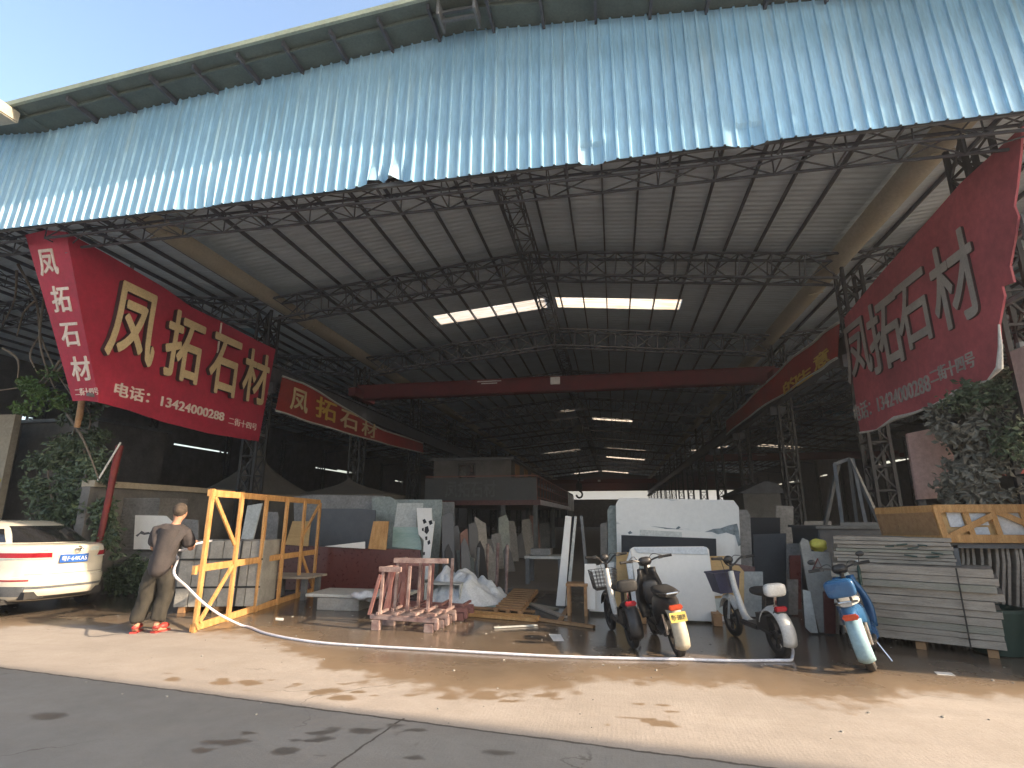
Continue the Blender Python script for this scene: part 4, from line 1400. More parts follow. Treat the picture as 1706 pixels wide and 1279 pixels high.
# ------------------------------------------------------------------ car
car = thing('parked_car', 'cream white sedan with blue number plate, cut by the left picture edge', 'car', (-9.22, 8.25, 0), rz=R(77))
car.scale = (.95, .95, .95)
ROWS = [(.25, .80, .16, 4.40), (.31, .855, .06, 4.52), (.42, .885, .015, 4.58), (.56, .90, .0, 4.60), (.645, .90, .005, 4.60), (.66, .895, .035, 4.58), (.80, .895, .05, 4.54), (.93, .89, .045, 4.40), (.985, .885, .02, 4.25), (1.06, .875, -.015, 4.0),
        (1.13, .855, -.03, 3.75), (1.165, .83, -.015, 3.6), (1.185, .79, .06, 3.5), (1.20, .72, .25, 3.3), (1.21, .60, .5, 3.0)]
CAB = [(1.17, .78, .30, 3.55), (1.25, .745, .50, 3.35), (1.35, .70, .74, 3.10), (1.46, .63, 1.02, 2.82), (1.54, .56, 1.30, 2.60), (1.585, .48, 1.54, 2.44), (1.605, .36, 1.8, 2.2)]
rows_round = True
def cloop(row, t, e=4.6, off=0.0):
    """t: 0 at the rear middle, +-1 at the front middle"""
    z, w, r, f = row
    a = math.pi * t
    x, y = math.sin(a), -math.cos(a)
    if rows_round and z > .9: e = max(2.5, e - (z - .9) * 3.2)
    p = 2 / e
    sx = math.copysign(abs(x) ** p, x) if x else 0
    sy = math.copysign(abs(y) ** p, y) if y else 0
    cy_, hy = (r + f) / 2, (f - r) / 2
    return V((sx * w, cy_ + sy * hy, z))
def rowat(rows, z):
    for a, b in zip(rows, rows[1:]):
        if z <= b[0]:
            k = (z - a[0]) / (b[0] - a[0])
            return tuple(a[i] + (b[i] - a[i]) * k for i in range(4))
    return rows[-1]
def carx(rows, x, z, e, off):
    """point on the rear surface at sideways position x"""
    r = rowat(rows, z)
    w = r[1]
    e0 = e
    if z > .9: e = max(2.5, e - (z - .9) * 3.2)
    u = max(-.995, min(.995, x / w))
    s = math.copysign(abs(u) ** (e / 2), u) if u else 0
    t = math.asin(s) / math.pi
    p = cloop(r, t, e0)
    q = V((p.x, p.y, z))
    nx = math.copysign(abs(u) ** (e - 1), u) if u else 0
    n = V((nx, -1, .1)).normalized()
    return q + n * off
ts = []
for k in range(64): ts.append(-1 + 2 * k / 64)
EB, EC = 3.6, 3.2
m = MB()
P = [[cloop(r, t, EB) for t in ts + [ts[0]]] for r in ROWS]
m.grid(P)
m.add(P[0][:-1], [tuple(range(64))])
m.add(P[-1][:-1], [tuple(range(64))])
m.build('body', M['carpaint'], car, smooth=True, local=True)
m = MB()
P = [[cloop(r, t, EC) for t in ts + [ts[0]]] for r in CAB]
m.grid(P)
m.add(P[-1][:-1], [tuple(range(64))])
m.build('cabin', M['carpaint'], car, smooth=True, local=True)
def patch(name, rows, e, x0, x1, z0, z1, mt, off=.006, nx=14, nz=4, parent=car, taper=0.0, skew=0.0):
    g = MB()
    P = []
    for j in range(nz + 1):
        z = z0 + (z1 - z0) * j / nz
        f = taper * j / nz
        P.append([carx(rows, (x0 + f) + (x1 - x0 - 2 * f) * i / nx, z + skew * (i / nx - .5), e, off) for i in range(nx + 1)])
    g.grid(P)
    return g.build(name, mt, parent, smooth='all', local=True, fix=False)
patch('rear_window', CAB, EC, -.60, .60, 1.215, 1.50, M['glass'], .006, 24, 6, taper=.14)
for s in (-1, 1):
    g = MB()
    P = [[cloop(rowat(CAB, z), s * t, EC) + V((s * .006, 0, .002)) for t in [.30 + .40 * k / 16 for k in range(17)]] for z in (1.22, 1.30, 1.38, 1.45)]
    g.grid(P)
    g.build('side_window', M['glass'], car, smooth='all', local=True, fix=False)
patch('tail_light', ROWS, EB, -.885, -.34, .968, 1.05, M['redlens'], .012, 16, 3, taper=.02)
patch('tail_light', ROWS, EB, .40, .875, .968, 1.05, M['redlens'], .012, 12, 3, taper=.02)
patch('light_garnish', ROWS, EB, -.86, -.30, .945, .968, M['tape'], .012, 16, 2)
patch('light_garnish', ROWS, EB, .36, .86, .945, .968, M['tape'], .012, 12, 2)
patch('trunk_seam', ROWS, EB, -.62, .62, .688, .694, M['strap'], .004, 16, 1)
patch('reflector', ROWS, EB, -.80, -.58, .585, .61, M['redlens'], .008, 6, 1)
patch('reflector', ROWS, EB, .70, .84, .585, .61, M['redlens'], .008, 6, 1)
patch('bumper_trim', ROWS, EB, -.62, .78, .455, .495, M['steel2'], .008, 18, 2)
for s in (-1, 1): patch('bumper_trim', ROWS, EB, -.84 if s < 0 else .70, -.60 if s < 0 else .82, .33, .50, M['steel2'], .007, 6, 4)
patch('diffuser', ROWS, EB, -.6, .7, .27, .33, M['bplastic'], .01, 14, 2)
pc = carx(ROWS, 0, .94, EB, .02)
m = MB()
m.box((0, pc.y - .002, .94), (.46, .014, .145))
pl = m.build('number_plate', M['plate_blue'], car, local=True, bevel=.004)
lettering('plate_text', '粤F·64KA5', (-.205, pc.y - .010, .895), (.41, 0, 0), (0, 0, .09), M['paper'], pl, .003, .0, local=True)
ec = carx(ROWS, .02, 1.10, EB, .03)
m = MB()
m.lathe([(.046 + .008 * math.cos(a), .008 * math.sin(a)) for a in [2 * math.pi * k / 8 for k in range(8)]], ec, (0, -1, .15), 24, closed=True)
m.box(ec, (.13, .012, .018))
m.build('emblem', M['chrome'], car, local=True, smooth=True)
qc = carx(ROWS, -.45, 1.10, EB, .02)
lettering('badge', '东风日产', (-.55, qc.y - .01, 1.085), (.26, 0, 0), (0, 0, .03), M['steel2'], car, .003, local=True)
m = MB()
q1 = carx(ROWS, .30, 1.10, EB, .008)
m.box((.30, q1.y, 1.10), (.15, .008, .07))
m.build('sticker', M['tape'], car, local=True)
m = MB()
m.box((-.02, .25, .35), (1.2, .3, .12))
m.box((0, 2.3, .24), (1.5, 3.6, .08))
m.build('underbody', M['rubber'], car, local=True)
for y in (.88, 3.62):
    for s in (-1, 1):
        m = MB()
        m.lathe([(.20, -.1), (.30, -.105), (.325, -.07), (.325, .07), (.30, .105), (.20, .1)], (s * .81, y, .325), (s, 0, 0), 28, closed=True)
        wh = m.build('wheel', M['rubber'], car, local=True, smooth=True)
        m = MB()
        m.lathe([(.0, .06), (.06, .07), (.19, .085), (.21, .06), (.21, -.05), (.0, -.05)], (s * .81, y, .325), (s, 0, 0), 20)
        m.build('rim', M['chrome'], wh, local=True, smooth=True)

# ------------------------------------------------------------------ electric two-wheelers
def wheel(root, y, r, wd, mt=None, spokes=5):
    m = MB()
    tw = wd / 2
    m.lathe([(r - .065, -tw * .8), (r - .03, -tw), (r - .008, -tw * .72), (r, 0), (r - .008, tw * .72), (r - .03, tw), (r - .065, tw * .8)], (0, y, r), (1, 0, 0), 32, closed=True)
    wh = m.build('wheel', M['rubber'], root, smooth=True, local=True)
    m = MB()
    m.lathe([(r - .085, -tw * .7), (r - .06, -tw * .8), (r - .06, tw * .8), (r - .085, tw * .7)], (0, y, r), (1, 0, 0), 32, closed=True)
    m.lathe([(0, -tw * .9), (.055, -tw * .9), (.055, tw * .9), (0, tw * .9)], (0, y, r), (1, 0, 0), 16)
    for k in range(spokes):
        a = 2 * math.pi * k / spokes
        m.bar((0, y, r), (0, y + math.cos(a) * (r - .07), r + math.sin(a) * (r - .07)), .03, .03, up=(1, 0, 0))
    m.build('rim', mt or M['bplastic'], wh, smooth=True, local=True)
    return wh
def fender(root, y, r, a0, a1, wd, mt, thick=.014, droop=0.0):
    m = MB()
    P = []
    for k in range(15):
        a = R(a0 + (a1 - a0) * k / 14)
        row = []
        for j in range(9):
            q = -1 + 2 * j / 8
            rr = r + .035 - .045 * q * q - droop * (k / 14) * 0
            row.append((q * wd / 2, y + math.cos(a) * rr, r - .03 + .03 + math.sin(a) * rr))
        P.append(row)
    m.grid(P)
    o = m.build('mudguard', mt, root, smooth='all', local=True, fix=False)
    s = o.modifiers.new('s', 'SOLIDIFY')
    s.thickness = thick
    return o
def handlebar(root, p, half, rise, back, mt):
    m = MB()
    p = V(p)
    pts = [p + V((-half, -back, rise)), p + V((-half * .5, -back * .5, rise * .9)), p + V((-.06, 0, .03)), p, p + V((.06, 0, .03)), p + V((half * .5, -back * .5, rise * .9)), p + V((half, -back, rise))]
    m.tube(smooth_path([q.copy() for q in pts], 4), .012, 8)
    o = m.build('handlebar', mt, root, smooth=True, local=True)
    for s in (-1, 1):
        a, b = p + V((s * half * .62, -back * .62, rise * .93)), p + V((s * (half + .03), -back * 1.06, rise * 1.02))
        g = MB()
        g.tube([a, a.lerp(b, .1), b], [.022, .018, .019], 10)
        g.build('grip', M['rubber'], o, smooth=True, local=True)
        g = MB()
        g.bar(a + V((0, .02, -.005)), a.lerp(b, .85) + V((0, .055, -.01)), .012, .012)
        g.box(a + V((0, .0, .0)), (.05, .045, .04))
        g.build('brake_lever', M['bplastic'], o, local=True)
    return o
def light_bike(root, main, basket_mt, seat_mt, back_mt, fend_mt, wire):
    L_, r = 1.12, .235
    wheel(root, 0, r, .085)
    wheel(root, L_, r, .07)
    m = MB()
    m.tube(smooth_path([V((0, L_ - .16, .86)), V((0, L_ - .22, .62)), V((0, L_ - .36, .34)), V((0, L_ - .50, .27))], 5), [.036 + .012 * (k / 15) for k in range(16)], 12)
    m.build('down_tube', main, root, smooth=True, local=True)
    m = MB()
    m.box((0, .52, .265), (.17, .42, .06))
    m.build('footboard', M['bplastic'], root, local=True, bevel=.012)
    m = MB()
    m.tube([(0, .32, .28), (0, .22, .50), (0, .17, .66)], .024, 10)
    m.tube([(-.06, .33, .27), (-.06, .12, .42), (-.06, -.12, .50)], .014, 8)
    m.tube([(.06, .33, .27), (.06, .12, .42), (.06, -.12, .50)], .014, 8)
    for s in (-1, 1): m.tube([(s * .065, .3, .27), (s * .065, 0, r)], .016, 8)
    m.box((0, .18, .36), (.15, .26, .17))
    m.build('frame', M['bplastic'], root, smooth=True, local=True)
    for s in (-1, 1):
        m = MB()
        m.tube([(s * .055, L_ - .12, .52), (s * .055, L_, r)], .017, 8)
        m.build('fork', fend_mt, root, smooth=True, local=True)
    m = MB()
    m.tube([(0, L_ - .16, .82), (0, L_ - .205, 1.0)], .02, 10)
    m.build('stem', M['bplastic'], root, smooth=True, local=True)
    handlebar(root, (0, L_ - .20, .93), .27, .12, .10, M['bplastic'])
    m = MB()
    m.ball((0, L_ - .15, 1.01), (.065, .045, .055), 16, 10)
    m.build('headlight', M['bplastic'], root, smooth=True, local=True)
    # basket
    m = MB()
    y0, y1, z0, z1 = L_ - .04, L_ + .24, .56, .82
    def rect(z, g): return [V((-.15 - g, y0, z)), V((.15 + g, y0, z)), V((.15 + g, y1 + g, z)), V((-.15 - g, y1 + g, z)), V((-.15 - g, y0, z))]
    if wire:
        for k in range(6):
            z = z0 + (z1 - z0) * k / 5
            q = rect(z, .035 * k / 5)
            for a, b in zip(q, q[1:]): m.bar(a, b, .007)
        q0, q1 = rect(z0, 0), rect(z1, .035)
        for i in range(4):
            for k in range(7):
                m.bar(q0[i].lerp(q0[i + 1], k / 7), q1[i].lerp(q1[i + 1], k / 7), .006)
        for k in range(1, 6): m.bar(q0[0].lerp(q0[3], k / 6), q0[1].lerp(q0[2], k / 6), .006)
    else:
        q0, q1 = rect(z0, -.02), rect(z1, .035)
        for i in range(4): m.quad(q0[i], q0[i + 1], q1[i + 1], q1[i])
        m.quad(*q0[:4])
        for a, b in zip(q1, q1[1:]): m.bar(a, b, .022)
    m.build('basket', basket_mt, root, local=True, fix=wire)
    # saddle and passenger pad
    m = MB()
    m.ball((0, .20, .70), (.125, .155, .05), 20, 10, power=.7)
    m.build('saddle', seat_mt, root, smooth=True, local=True)
    m = MB()
    m.ball((0, -.10, .745), (.13, .055, .075), 20, 10, power=.55)
    pb_ = m.build('passenger_backrest', back_mt, root, smooth=True, local=True)
    m = MB()
    m.tube([(0, -.02, .50), (0, -.07, .60), (0, -.10, .72)], .022, 10)
    m.build('backrest_post', M['chrome'], pb_, smooth=True, local=True)
    fender(root, 0, r + .02, 20, 200, .15, fend_mt)
    fender(root, L_, r + .015, 20, 150, .10, fend_mt)
    m = MB()
    m.box((0, -.16, .545), (.14, .06, .055))
    m.build('tail_light', M['redlens'], root, local=True, bevel=.012)
    m = MB()
    m.box((0, -.03, .51), (.12, .30, .03))
    m.build('rear_rack', M['bplastic'], root, local=True, bevel=.008)
    m = MB()
    m.tube([(.07, .30, .25), (.16, .24, .02)], .012, 8)
    m.build('kickstand', M['chrome'], root, smooth=True, local=True)
    cables(root, L_ - .2, .95, .2)
def scooter(root, bodym, legm, fendm, rimm, seatm, topbox, plate):
    L_, r = 1.25, .265
    wheel(root, 0, r, .095, rimm, 6)
    wheel(root, L_, r, .085, rimm, 6)
    m = MB()                                          # rear body: tapered shell under the seat
    st = [(-.30, .60, .035, .03), (-.22, .62, .075, .06), (-.05, .60, .115, .10), (.15, .56, .135, .15), (.35, .50, .14, .19), (.45, .45, .12, .20)]
    P = []
    for y, z, wx, wz in st:
        P.append([(wx * math.copysign(abs(math.cos(a)) ** .7, math.cos(a)), y, z + wz * math.copysign(abs(math.sin(a)) ** .7, math.sin(a))) for a in [2 * math.pi * k / 20 for k in range(21)]])
    m.grid(P)
    m.add(P[0][:-1], [tuple(range(20))])
    m.add(P[-1][:-1], [tuple(range(20))])
    m.build('rear_body', bodym, root, smooth=True, local=True)
    m = MB()
    P = []
    for y, z, wx, wz in [(-.20, .72, .06, .025), (-.10, .735, .12, .04), (.15, .73, .135, .045), (.33, .735, .12, .045), (.50, .71, .07, .03)]:
        P.append([(wx * math.copysign(abs(math.cos(a)) ** .6, math.cos(a)), y, z + wz * math.copysign(abs(math.sin(a)) ** .6, math.sin(a))) for a in [2 * math.pi * k / 18 for k in range(19)]])
    m.grid(P)
    m.add(P[0][:-1], [tuple(range(18))])
    m.add(P[-1][:-1], [tuple(range(18))])
    m.build('saddle', seatm, root, smooth=True, local=True)
    m = MB()
    m.box((0, .68, .26), (.27, .50, .09))
    m.box((0, .68, .19), (.22, .46, .06))
    m.build('footboard', bodym, root, local=True, bevel=.02)
    m = MB()                                          # leg shield
    P = []
    for k in range(9):
        f = k / 8
        z = .30 + .62 * f
        y = .92 + .10 * f - .10 * f * f + .05 * (1 - f)
        wd = .14 + .06 * math.sin(math.pi * min(1, f * 1.15)) - .05 * f
        P.append([(wd * q, y + .07 * (1 - q * q), z) for q in [-1 + 2 * i / 10 for i in range(11)]])
    m.grid(P)
    o = m.build('leg_shield', legm, root, smooth='all', local=True, fix=False)
    s = o.modifiers.new('s', 'SOLIDIFY')
    s.thickness = .05
    m = MB()
    m.ball((0, .90, .62), (.115, .05, .16), 16, 12, power=.6)
    m.build('front_bag', M['bplastic'], root, smooth=True, local=True)
    for s_ in (-1, 1):
        m = MB()
        m.tube([(s_ * .06, L_ - .20, .62), (s_ * .06, L_, r)], .02, 8)
        m.build('fork', M['bplastic'], root, smooth=True, local=True)
        m = MB()
        m.tube([(s_ * .10, -.02, .50), (s_ * .085, 0, r)], .024, 10)
        m.build('shock_absorber', M['chrome'], root, smooth=True, local=True)
    m = MB()
    m.tube([(0, L_ - .26, .85), (0, L_ - .33, 1.0)], .026, 10)
    m.build('stem', M['bplastic'], root, smooth=True, local=True)
    hb = handlebar(root, (0, L_ - .34, .99), .33, .07, .09, M['bplastic'])
    m = MB()
    m.ball((0, L_ - .31, 1.02), (.095, .075, .055), 18, 10, M=Matrix.Rotation(R(-25), 3, 'X'), power=.75)
    m.build('instrument_pod', M['bplastic'], root, smooth=True, local=True)
    m = MB()
    m.ball((0, L_ - .20, .93), (.08, .06, .065), 16, 10)
    m.build('headlight', M['tape'], root, smooth=True, local=True)
    fender(root, 0, r + .03, 40, 208, .155, fendm, .014)
    fender(root, L_, r + .02, 20, 160, .12, bodym, .014)
    m = MB()
    m.box((0, -.31, .60), (.16, .05, .06))
    m.build('tail_light', M['brakelens'], root, local=True, bevel=.014)
    m = MB()
    m.tube([(-.10, .15, .70), (-.115, -.15, .74), (-.06, -.30, .755), (.06, -.30, .755), (.115, -.15, .74), (.10, .15, .70)], .012, 8)
    m.build('grab_rail', M['chrome'], root, smooth=True, local=True)
    if plate:
        m = MB()
        Mp = Matrix.Rotation(R(-18), 3, 'X')
        pc = V((0, -.345, .50))
        m.box(pc, (.19, .006, .105), M=Mp)
        pl = m.build('number_plate', M['plate_yellow'], root, local=True)
        lettering('plate_text', plate, pc + Mp @ V((-.08, -.004, -.035)), Mp @ V((.16, 0, 0)), Mp @ V((0, 0, .07)), M['strap'], pl, .002, .0, local=True)
    if topbox:
        m = MB()
        m.ball((0, -.26, .90), (.155, .06, .095), 20, 12, power=.45, M=Matrix.Rotation(R(12), 3, 'X'))
        tb = m.build('passenger_backrest', topbox, root, smooth=True, local=True)
        m = MB()
        for s_ in (-1, 1): m.tube([(s_ * .06, -.14, .70), (s_ * .07, -.24, .84)], .014, 8)
        m.build('backrest_post', M['bplastic'], tb, smooth=True, local=True)
        m = MB()
        m.box((.10, .66, .30), (.12, .30, .16))
        m.build('battery_box', M['bluepaint'], root, local=True, bevel=.02)
    m = MB()
    m.tube([(.10, .35, .28), (.20, .30, .02)], .014, 8)
    m.build('kickstand', M['chrome'], root, smooth=True, local=True)
    m = MB()
    m.box((0, .18, .33), (.19, .36, .18))
    m.tube([(.12, .28, .30), (.11, 0, r)], .03, 8)
    m.tube([(-.12, .28, .30), (-.11, 0, r)], .03, 8)
    m.build('chassis', M['bplastic'], root, smooth=True, local=True)
    for s_ in (-1, 1):
        m = MB()
        m.tube([(s_ * .24, L_ - .40, 1.06), (s_ * .27, L_ - .38, 1.14)], .007, 6)
        m.ball((s_ * .29, L_ - .38, 1.165), (.05, .014, .035), 12, 8)
        if not topbox: m = None
        if m: m.build('mirror', M['bplastic'], root, smooth=True, local=True)
    cables(root, L_ - .34, .99, .24)
def cables(root, y, z, half):
    for s_ in (-1, 1):
        m = MB()
        m.tube(smooth_path([V((s_ * half, y - .08, z + .08)), V((s_ * half * .5, y + .10, z + .10)), V((s_ * .05, y + .12, z - .08)), V((s_ * .03, y + .06, z - .3))], 5), .0045, 5)
        m.build('cable', M['bplastic'], root, smooth=True, local=True)
def place_bike(o, rear, ang, lean, scale=1.0):
    o.location = (rear[0], rear[1], 0)
    o.rotation_euler = (0, R(lean), R(ang))
    o.scale = (scale,) * 3
GB = 'electric two-wheelers parked before the stone slabs'
r1 = G(1056, 1080)
b1 = thing('electric_bicycle', 'black electric bicycle with wire basket and two round black pads, leftmost of the four', 'bicycle', (0, 0, 0), GB)
light_bike(b1, M['wplastic'], M['bplastic'], M['rubber'], M['rubber'], M['bplastic'], True)
place_bike(b1, r1, 14, -6)
r2 = G(1133, 1094)
b2 = thing('electric_scooter', 'black electric scooter with yellow number plate and pale rear mudguard', 'scooter', (0, 0, 0), GB)
scooter(b2, M['bplastic'], M['bplastic'], M['cream'], M['bplastic'], M['rubber'], None, '粤F·58839')
place_bike(b2, r2, 9, -9, .98)
r3 = G(1302, 1094)
b3 = thing('electric_bicycle', 'white electric bicycle with navy basket, white rear mudguard and white backrest pad', 'bicycle', (0, 0, 0), GB)
light_bike(b3, M['wplastic'], M['bluebox'], M['rubber'], M['wplastic'], M['wplastic'], False)
place_bike(b3, r3, 15, -4, 1.0)
r4 = G(1455, 1118)
b4 = thing('electric_scooter', 'blue electric scooter with blue backrest and tan wheels leaning by the plank stack', 'scooter', (0, 0, 0), GB)
scooter(b4, M['bluepaint'], M['bluepaint'], M['lightblue'], M['tan'], M['wplastic'], M['bluepaint'], None)
place_bike(b4, r4, -22, -13, .95)

# ------------------------------------------------------------------ slab trolleys (L-shaped racks) left of centre
def trolley(lab, px, pz_, x1, x2, y, h, mt, backs, k):
    """px: photo x of the upright back, base runs to x2"""
    base = atY(px[0], px[1], y)
    t = thing('slab_trolley', lab, 'trolley', (base.x, y, 0), 'worn L-shaped slab trolleys')
    bx = base.x
    L_ = x2 - bx
    for dy in (0, .38):
        m = MB()
        m.bar((bx - .12, y + dy, .18), (bx + L_, y + dy, .15), .06, .065)
        m.build('base_rail', mt, t, bevel=.006)
        m = MB()
        m.bar((bx + L_ - .12, y + dy, .11), (bx + L_ - .12, y + dy, .0), .14, .12)
        m.bar((bx + L_ - .02, y + dy, .13), (bx + L_ - .02, y + dy, .03), .05, .10)
        m.build('foot', mt, t, bevel=.006)
        m = MB()
        m.bar((bx - .02, y + dy, .14), (bx - .02, y + dy, .0), .12, .1)
        m.build('foot', mt, t, bevel=.006)
    for f in (0, .33, .66, .99):
        m = MB()
        m.bar((bx + f * L_ * .95, y - .05, .225), (bx + f * L_ * .95, y + .44, .225), .035, .035)
        m.build('cross_bar', mt, t)
    for i in range(backs):
        x = bx + .02 + i * (.26 if backs > 2 else .3)
        if i > 0 and x > bx + L_: break
        m = MB()
        m.bar((x, y + (.0 if i % 2 == 0 else .3), .21), (x + .01, y + (.0 if i % 2 == 0 else .3) + .03, h), .042, .04)
        m.build('upright', mt, t, bevel=.004)
    m = MB()
    m.bar((bx - .03, y + .02, h - .02), (bx + .05 + (backs - 1) * .26, y + .02, h - .02), .05, .07)
    m.bar((bx + .02, y + .02, h - .02), (bx + .02, y + .38, h - .02), .05, .05)
    m.build('top_rail', mt, t)
    for dy in (0, .36):
        m = MB()
        m.bar((bx - .14, y + dy, .2), (bx + .0, y + dy, h - .1), .04, .045)
        m.build('back_stay', M['rust'], t)
    m = MB()
    m.bar((bx + .0, y + .36, .2), (bx + .02, y + .36, h - .02), .07, .05)
    m.build('upright', M['rust'], t)
    return t
e1 = atY(752, 1030, 7.95).x
trolley('pinkish slab trolley in front, its upright lower than the others', (630, 1030), None, 0, e1 - .18, 7.9, atY(632, 945, 7.95).z, M['pinkmetal'], 2, 0)
trolley('taller pinkish white slab trolley with four uprights, in the middle', (655, 1020), None, 0, atY(765, 1020, 8.25).x - .16, 8.25, atY(655, 931, 8.25).z, M['pinkmetal'], 4, 1)
trolley('slab trolley at the rear with a rough, splintered grey deck end', (664, 1012), None, 0, atY(776, 1012, 8.75).x, 8.85, atY(664, 936, 8.85).z, M['rust'], 3, 2)

# low stone bench and planks behind the frame
b0 = G(527, 1016)
b1_ = G(598, 1018)
bench = thing('stone_bench', 'low grey stone block with a wide slab top between the frame and the trolleys', 'stone block', (b0.x, b0.y, 0))
m = MB()
m.box(((b0.x + b1_.x) / 2, b0.y + .3, .10), (b1_.x - b0.x, .6, .20))
m.build('block', M['palletstone'], bench, bevel=.01)
m = MB()
m.box(((b0.x + b1_.x) / 2 + .25, b0.y + .45, .235), (b1_.x - b0.x + 1.0, .85, .05))
m.build('top_slab', M['whitegrey'], bench, bevel=.006)
pt = thing('low_platform', 'low plank-topped trolley platform seen through the timber frame', 'platform', G(428, 1000))
g_ = G(455, 1000)
m = MB()
for k in range(4): m.box((g_.x + .1, g_.y + .1 + k * .2, .42), (1.15, .17, .04))
m.build('deck', M['plank'], pt)
for sx in (-.35, .45):
    for sy in (.15, .65):
        m = MB()
        m.box((g_.x + .1 + sx, g_.y + sy, .20), (.09, .09, .40))
        m.build('leg', M['steel2'], pt)
rag = MB()
q = G(610, 992, .27)
rag.ball(q, (.24, .18, .07), 18, 10)
ro = rag.build('rag', M['sheet'], None, smooth='all')
for v in ro.data.vertices: v.co += v.normal * mnoise.noise(v.co * 9) * .07
tag(ro, 'crumpled white rag on the low stone block top', 'rag')

# heap of white film with an open crate under it
hx, hy = -2.75, 10.35
hb_ = G(737, 1010)
box = thing('open_box', 'pale green-grey open box under the crumpled white film', 'box', (hb_.x, hb_.y, 0))
m = MB()
c_ = V((hb_.x, hb_.y + .35, 0))
for sx in (-.33, .33): m.box(c_ + V((sx, 0, .19)), (.03, .75, .38))
m.box(c_ + V((0, 0, .385)), (.69, .78, .02))
m.box(c_ + V((0, .36, .19)), (.63, .02, .36))
m.build('shell', M['whitegrey'], box)
m = MB()
m.box(c_ + V((0, 0, .02)), (.63, .70, .02))
m.build('bottom', M['black'], box)
def drape(name, lab, c, rx, ry, h, mt, seed, amp=.16, fr=2.6):
    m = MB()
    n = 70
    P = []
    for j in range(n + 1):
        row = []
        for i in range(n + 1):
            u, v = -1 + 2 * i / n, -1 + 2 * j / n
            rr = math.sqrt(u * u + v * v)
            sx, sy = u * math.sqrt(1 - v * v / 2), v * math.sqrt(1 - u * u / 2)
            d = math.sqrt(sx * sx + sy * sy)
            p = V((sx * rx * (1 + .18 * mnoise.noise(V((sx * 2, sy * 2, seed)))), sy * ry, 0))
            base = h * (1 - d ** 2.4)
            q = V((p.x * fr + seed, p.y * fr, seed * 2))
            f1 = abs(mnoise.noise(q)) * 2.4
            f2 = abs(mnoise.noise(q * 3.4 + V((4, 7, 1)))) * 2
            z = max(.012, base * (.70 + .45 * mnoise.noise(q * .6)) + (f1 * amp + f2 * amp * .5) * (1 - d ** 6) * .8)
            row.append(V(c) + p + V((0, 0, z)))
        P.append(row)
    m.grid(P)
    o = m.build(name, mt, None, smooth='all')
    tag(o, lab, 'plastic sheet')
    return o
drape('plastic_sheet', 'crumpled heap of white plastic film on the floor beside the open box', (-2.92, 10.75, 0), .85, .75, .52, M['sheet'], 3.3, .15, 2.0)
fs = MB()
a_ = [G(775, 1010), G(880, 1012), G(870, 985), G(790, 990)]
o = MB().add([p + V((0, 0, .006)) for p in a_] + [p + V((0, 0, .001)) for p in a_], [(0, 1, 2, 3), (7, 6, 5, 4), (0, 4, 5, 1), (1, 5, 6, 2), (2, 6, 7, 3), (3, 7, 4, 0)]).build('floor_sheet', M['teal'], None)
tag(o, 'pale green sheet lying flat beneath the slatted pallet', 'sheet')

# stake stand
sk = thing('stake_stand', 'low steel stand with four upright pipes behind the film heap', 'stand', G(830, 985))
for k, (x, y, z) in enumerate(((794, 985, .92), (810, 975, .95), (827, 985, 1.02), (843, 990, 1.0))):
    p = G(x, y)
    m = MB()
    m.tube([p, p + V((.03, 0, z))], .035, 8)
    m.build('pipe', M['steel2'] if k < 1 else M['pinkmetal'], sk, smooth=True)
p, q = G(794, 985), G(843, 990)
m = MB()
m.bar(p + V((0, 0, .06)), q + V((0, 0, .06)), .08, .08)
m.bar(q + V((-.2, -.1, .06)), q + V((.1, .3, .06)), .08, .08)
m.build('base_bar', M['steel2'], sk)

# slatted pallet, loose timbers, strips, papers
pl_ = [G(824, 1022), G(868, 1026), G(896, 988), G(858, 986)]
pal = thing('slatted_pallet', 'slatted wooden pallet lying in the aisle on a green sheet', 'pallet', pl_[0])
m = MB()
for k in range(10):
    f = (k + .2) / 10
    a, b = pl_[0].lerp(pl_[3], f), pl_[1].lerp(pl_[2], f)
    m.bar(a + V((0, 0, .085)), b + V((0, 0, .085)), .14, .022)
m.build('slats', M['woodd'], pal)
for f in (.05, .5, .95):
    m = MB()
    m.bar(pl_[0].lerp(pl_[1], f) + V((0, 0, .042)), pl_[3].lerp(pl_[2], f) + V((0, 0, .042)), .07, .06)
    m.build('bearer', M['woodd'], pal)
tim = [((762, 1018), (898, 1030), .03, .11, 'wood', 'long orange plank on the floor, nearest the trolleys'), ((775, 1026), (896, 1036), .05, .10, 'wood', 'thicker orange beam lying along the front of the planks'),
       ((760, 1012), (890, 1020), .025, .14, 'woodd', 'brown plank lying behind the orange planks'), ((895, 1034), (990, 1047), .04, .08, 'woodd', 'reddish batten lying before the aisle, towards the wire-basket bicycle'),
       ((930, 1040), (950, 1008), .03, .07, 'woodd', 'short batten lying across at the foot of the white strips'), ((890, 1010), (940, 1030), .03, .12, 'plank', 'grey-brown board lying flat by the white strips'),
       ((823, 1047), (895, 1043), .02, .05, 'whitegrey', 'thin pale strip lying on the wet floor before the planks'), ((870, 1005), (925, 1016), .02, .2, 'plank2', 'greyish board lying right of the slatted pallet')]
for a, b, h, wd, mt, lab in tim:
    p, q = G(*a), G(*b)
    m = MB()
    m.bar(p + V((0, 0, h / 2 + .004)), q + V((0, 0, h / 2 + .004)), wd, h)
    tag(m.build('timber_plank', M[mt], None, bevel=.003), lab, 'plank', 'loose planks on the shed floor')
def flat(name, pts, lab, mt, cat, z=.004):
    P = [G(a, b) + V((0, 0, z)) for a, b in pts]
    m = MB()
    m.prism(P, (0, 0, -.003))
    tag(m.build(name, mt, None), lab, cat)
flat('paper_sheet', [(914, 1056), (934, 1057), (940, 1068), (922, 1068)], 'white sheet of paper lying on the wet floor in the aisle', M['paper'], 'paper')
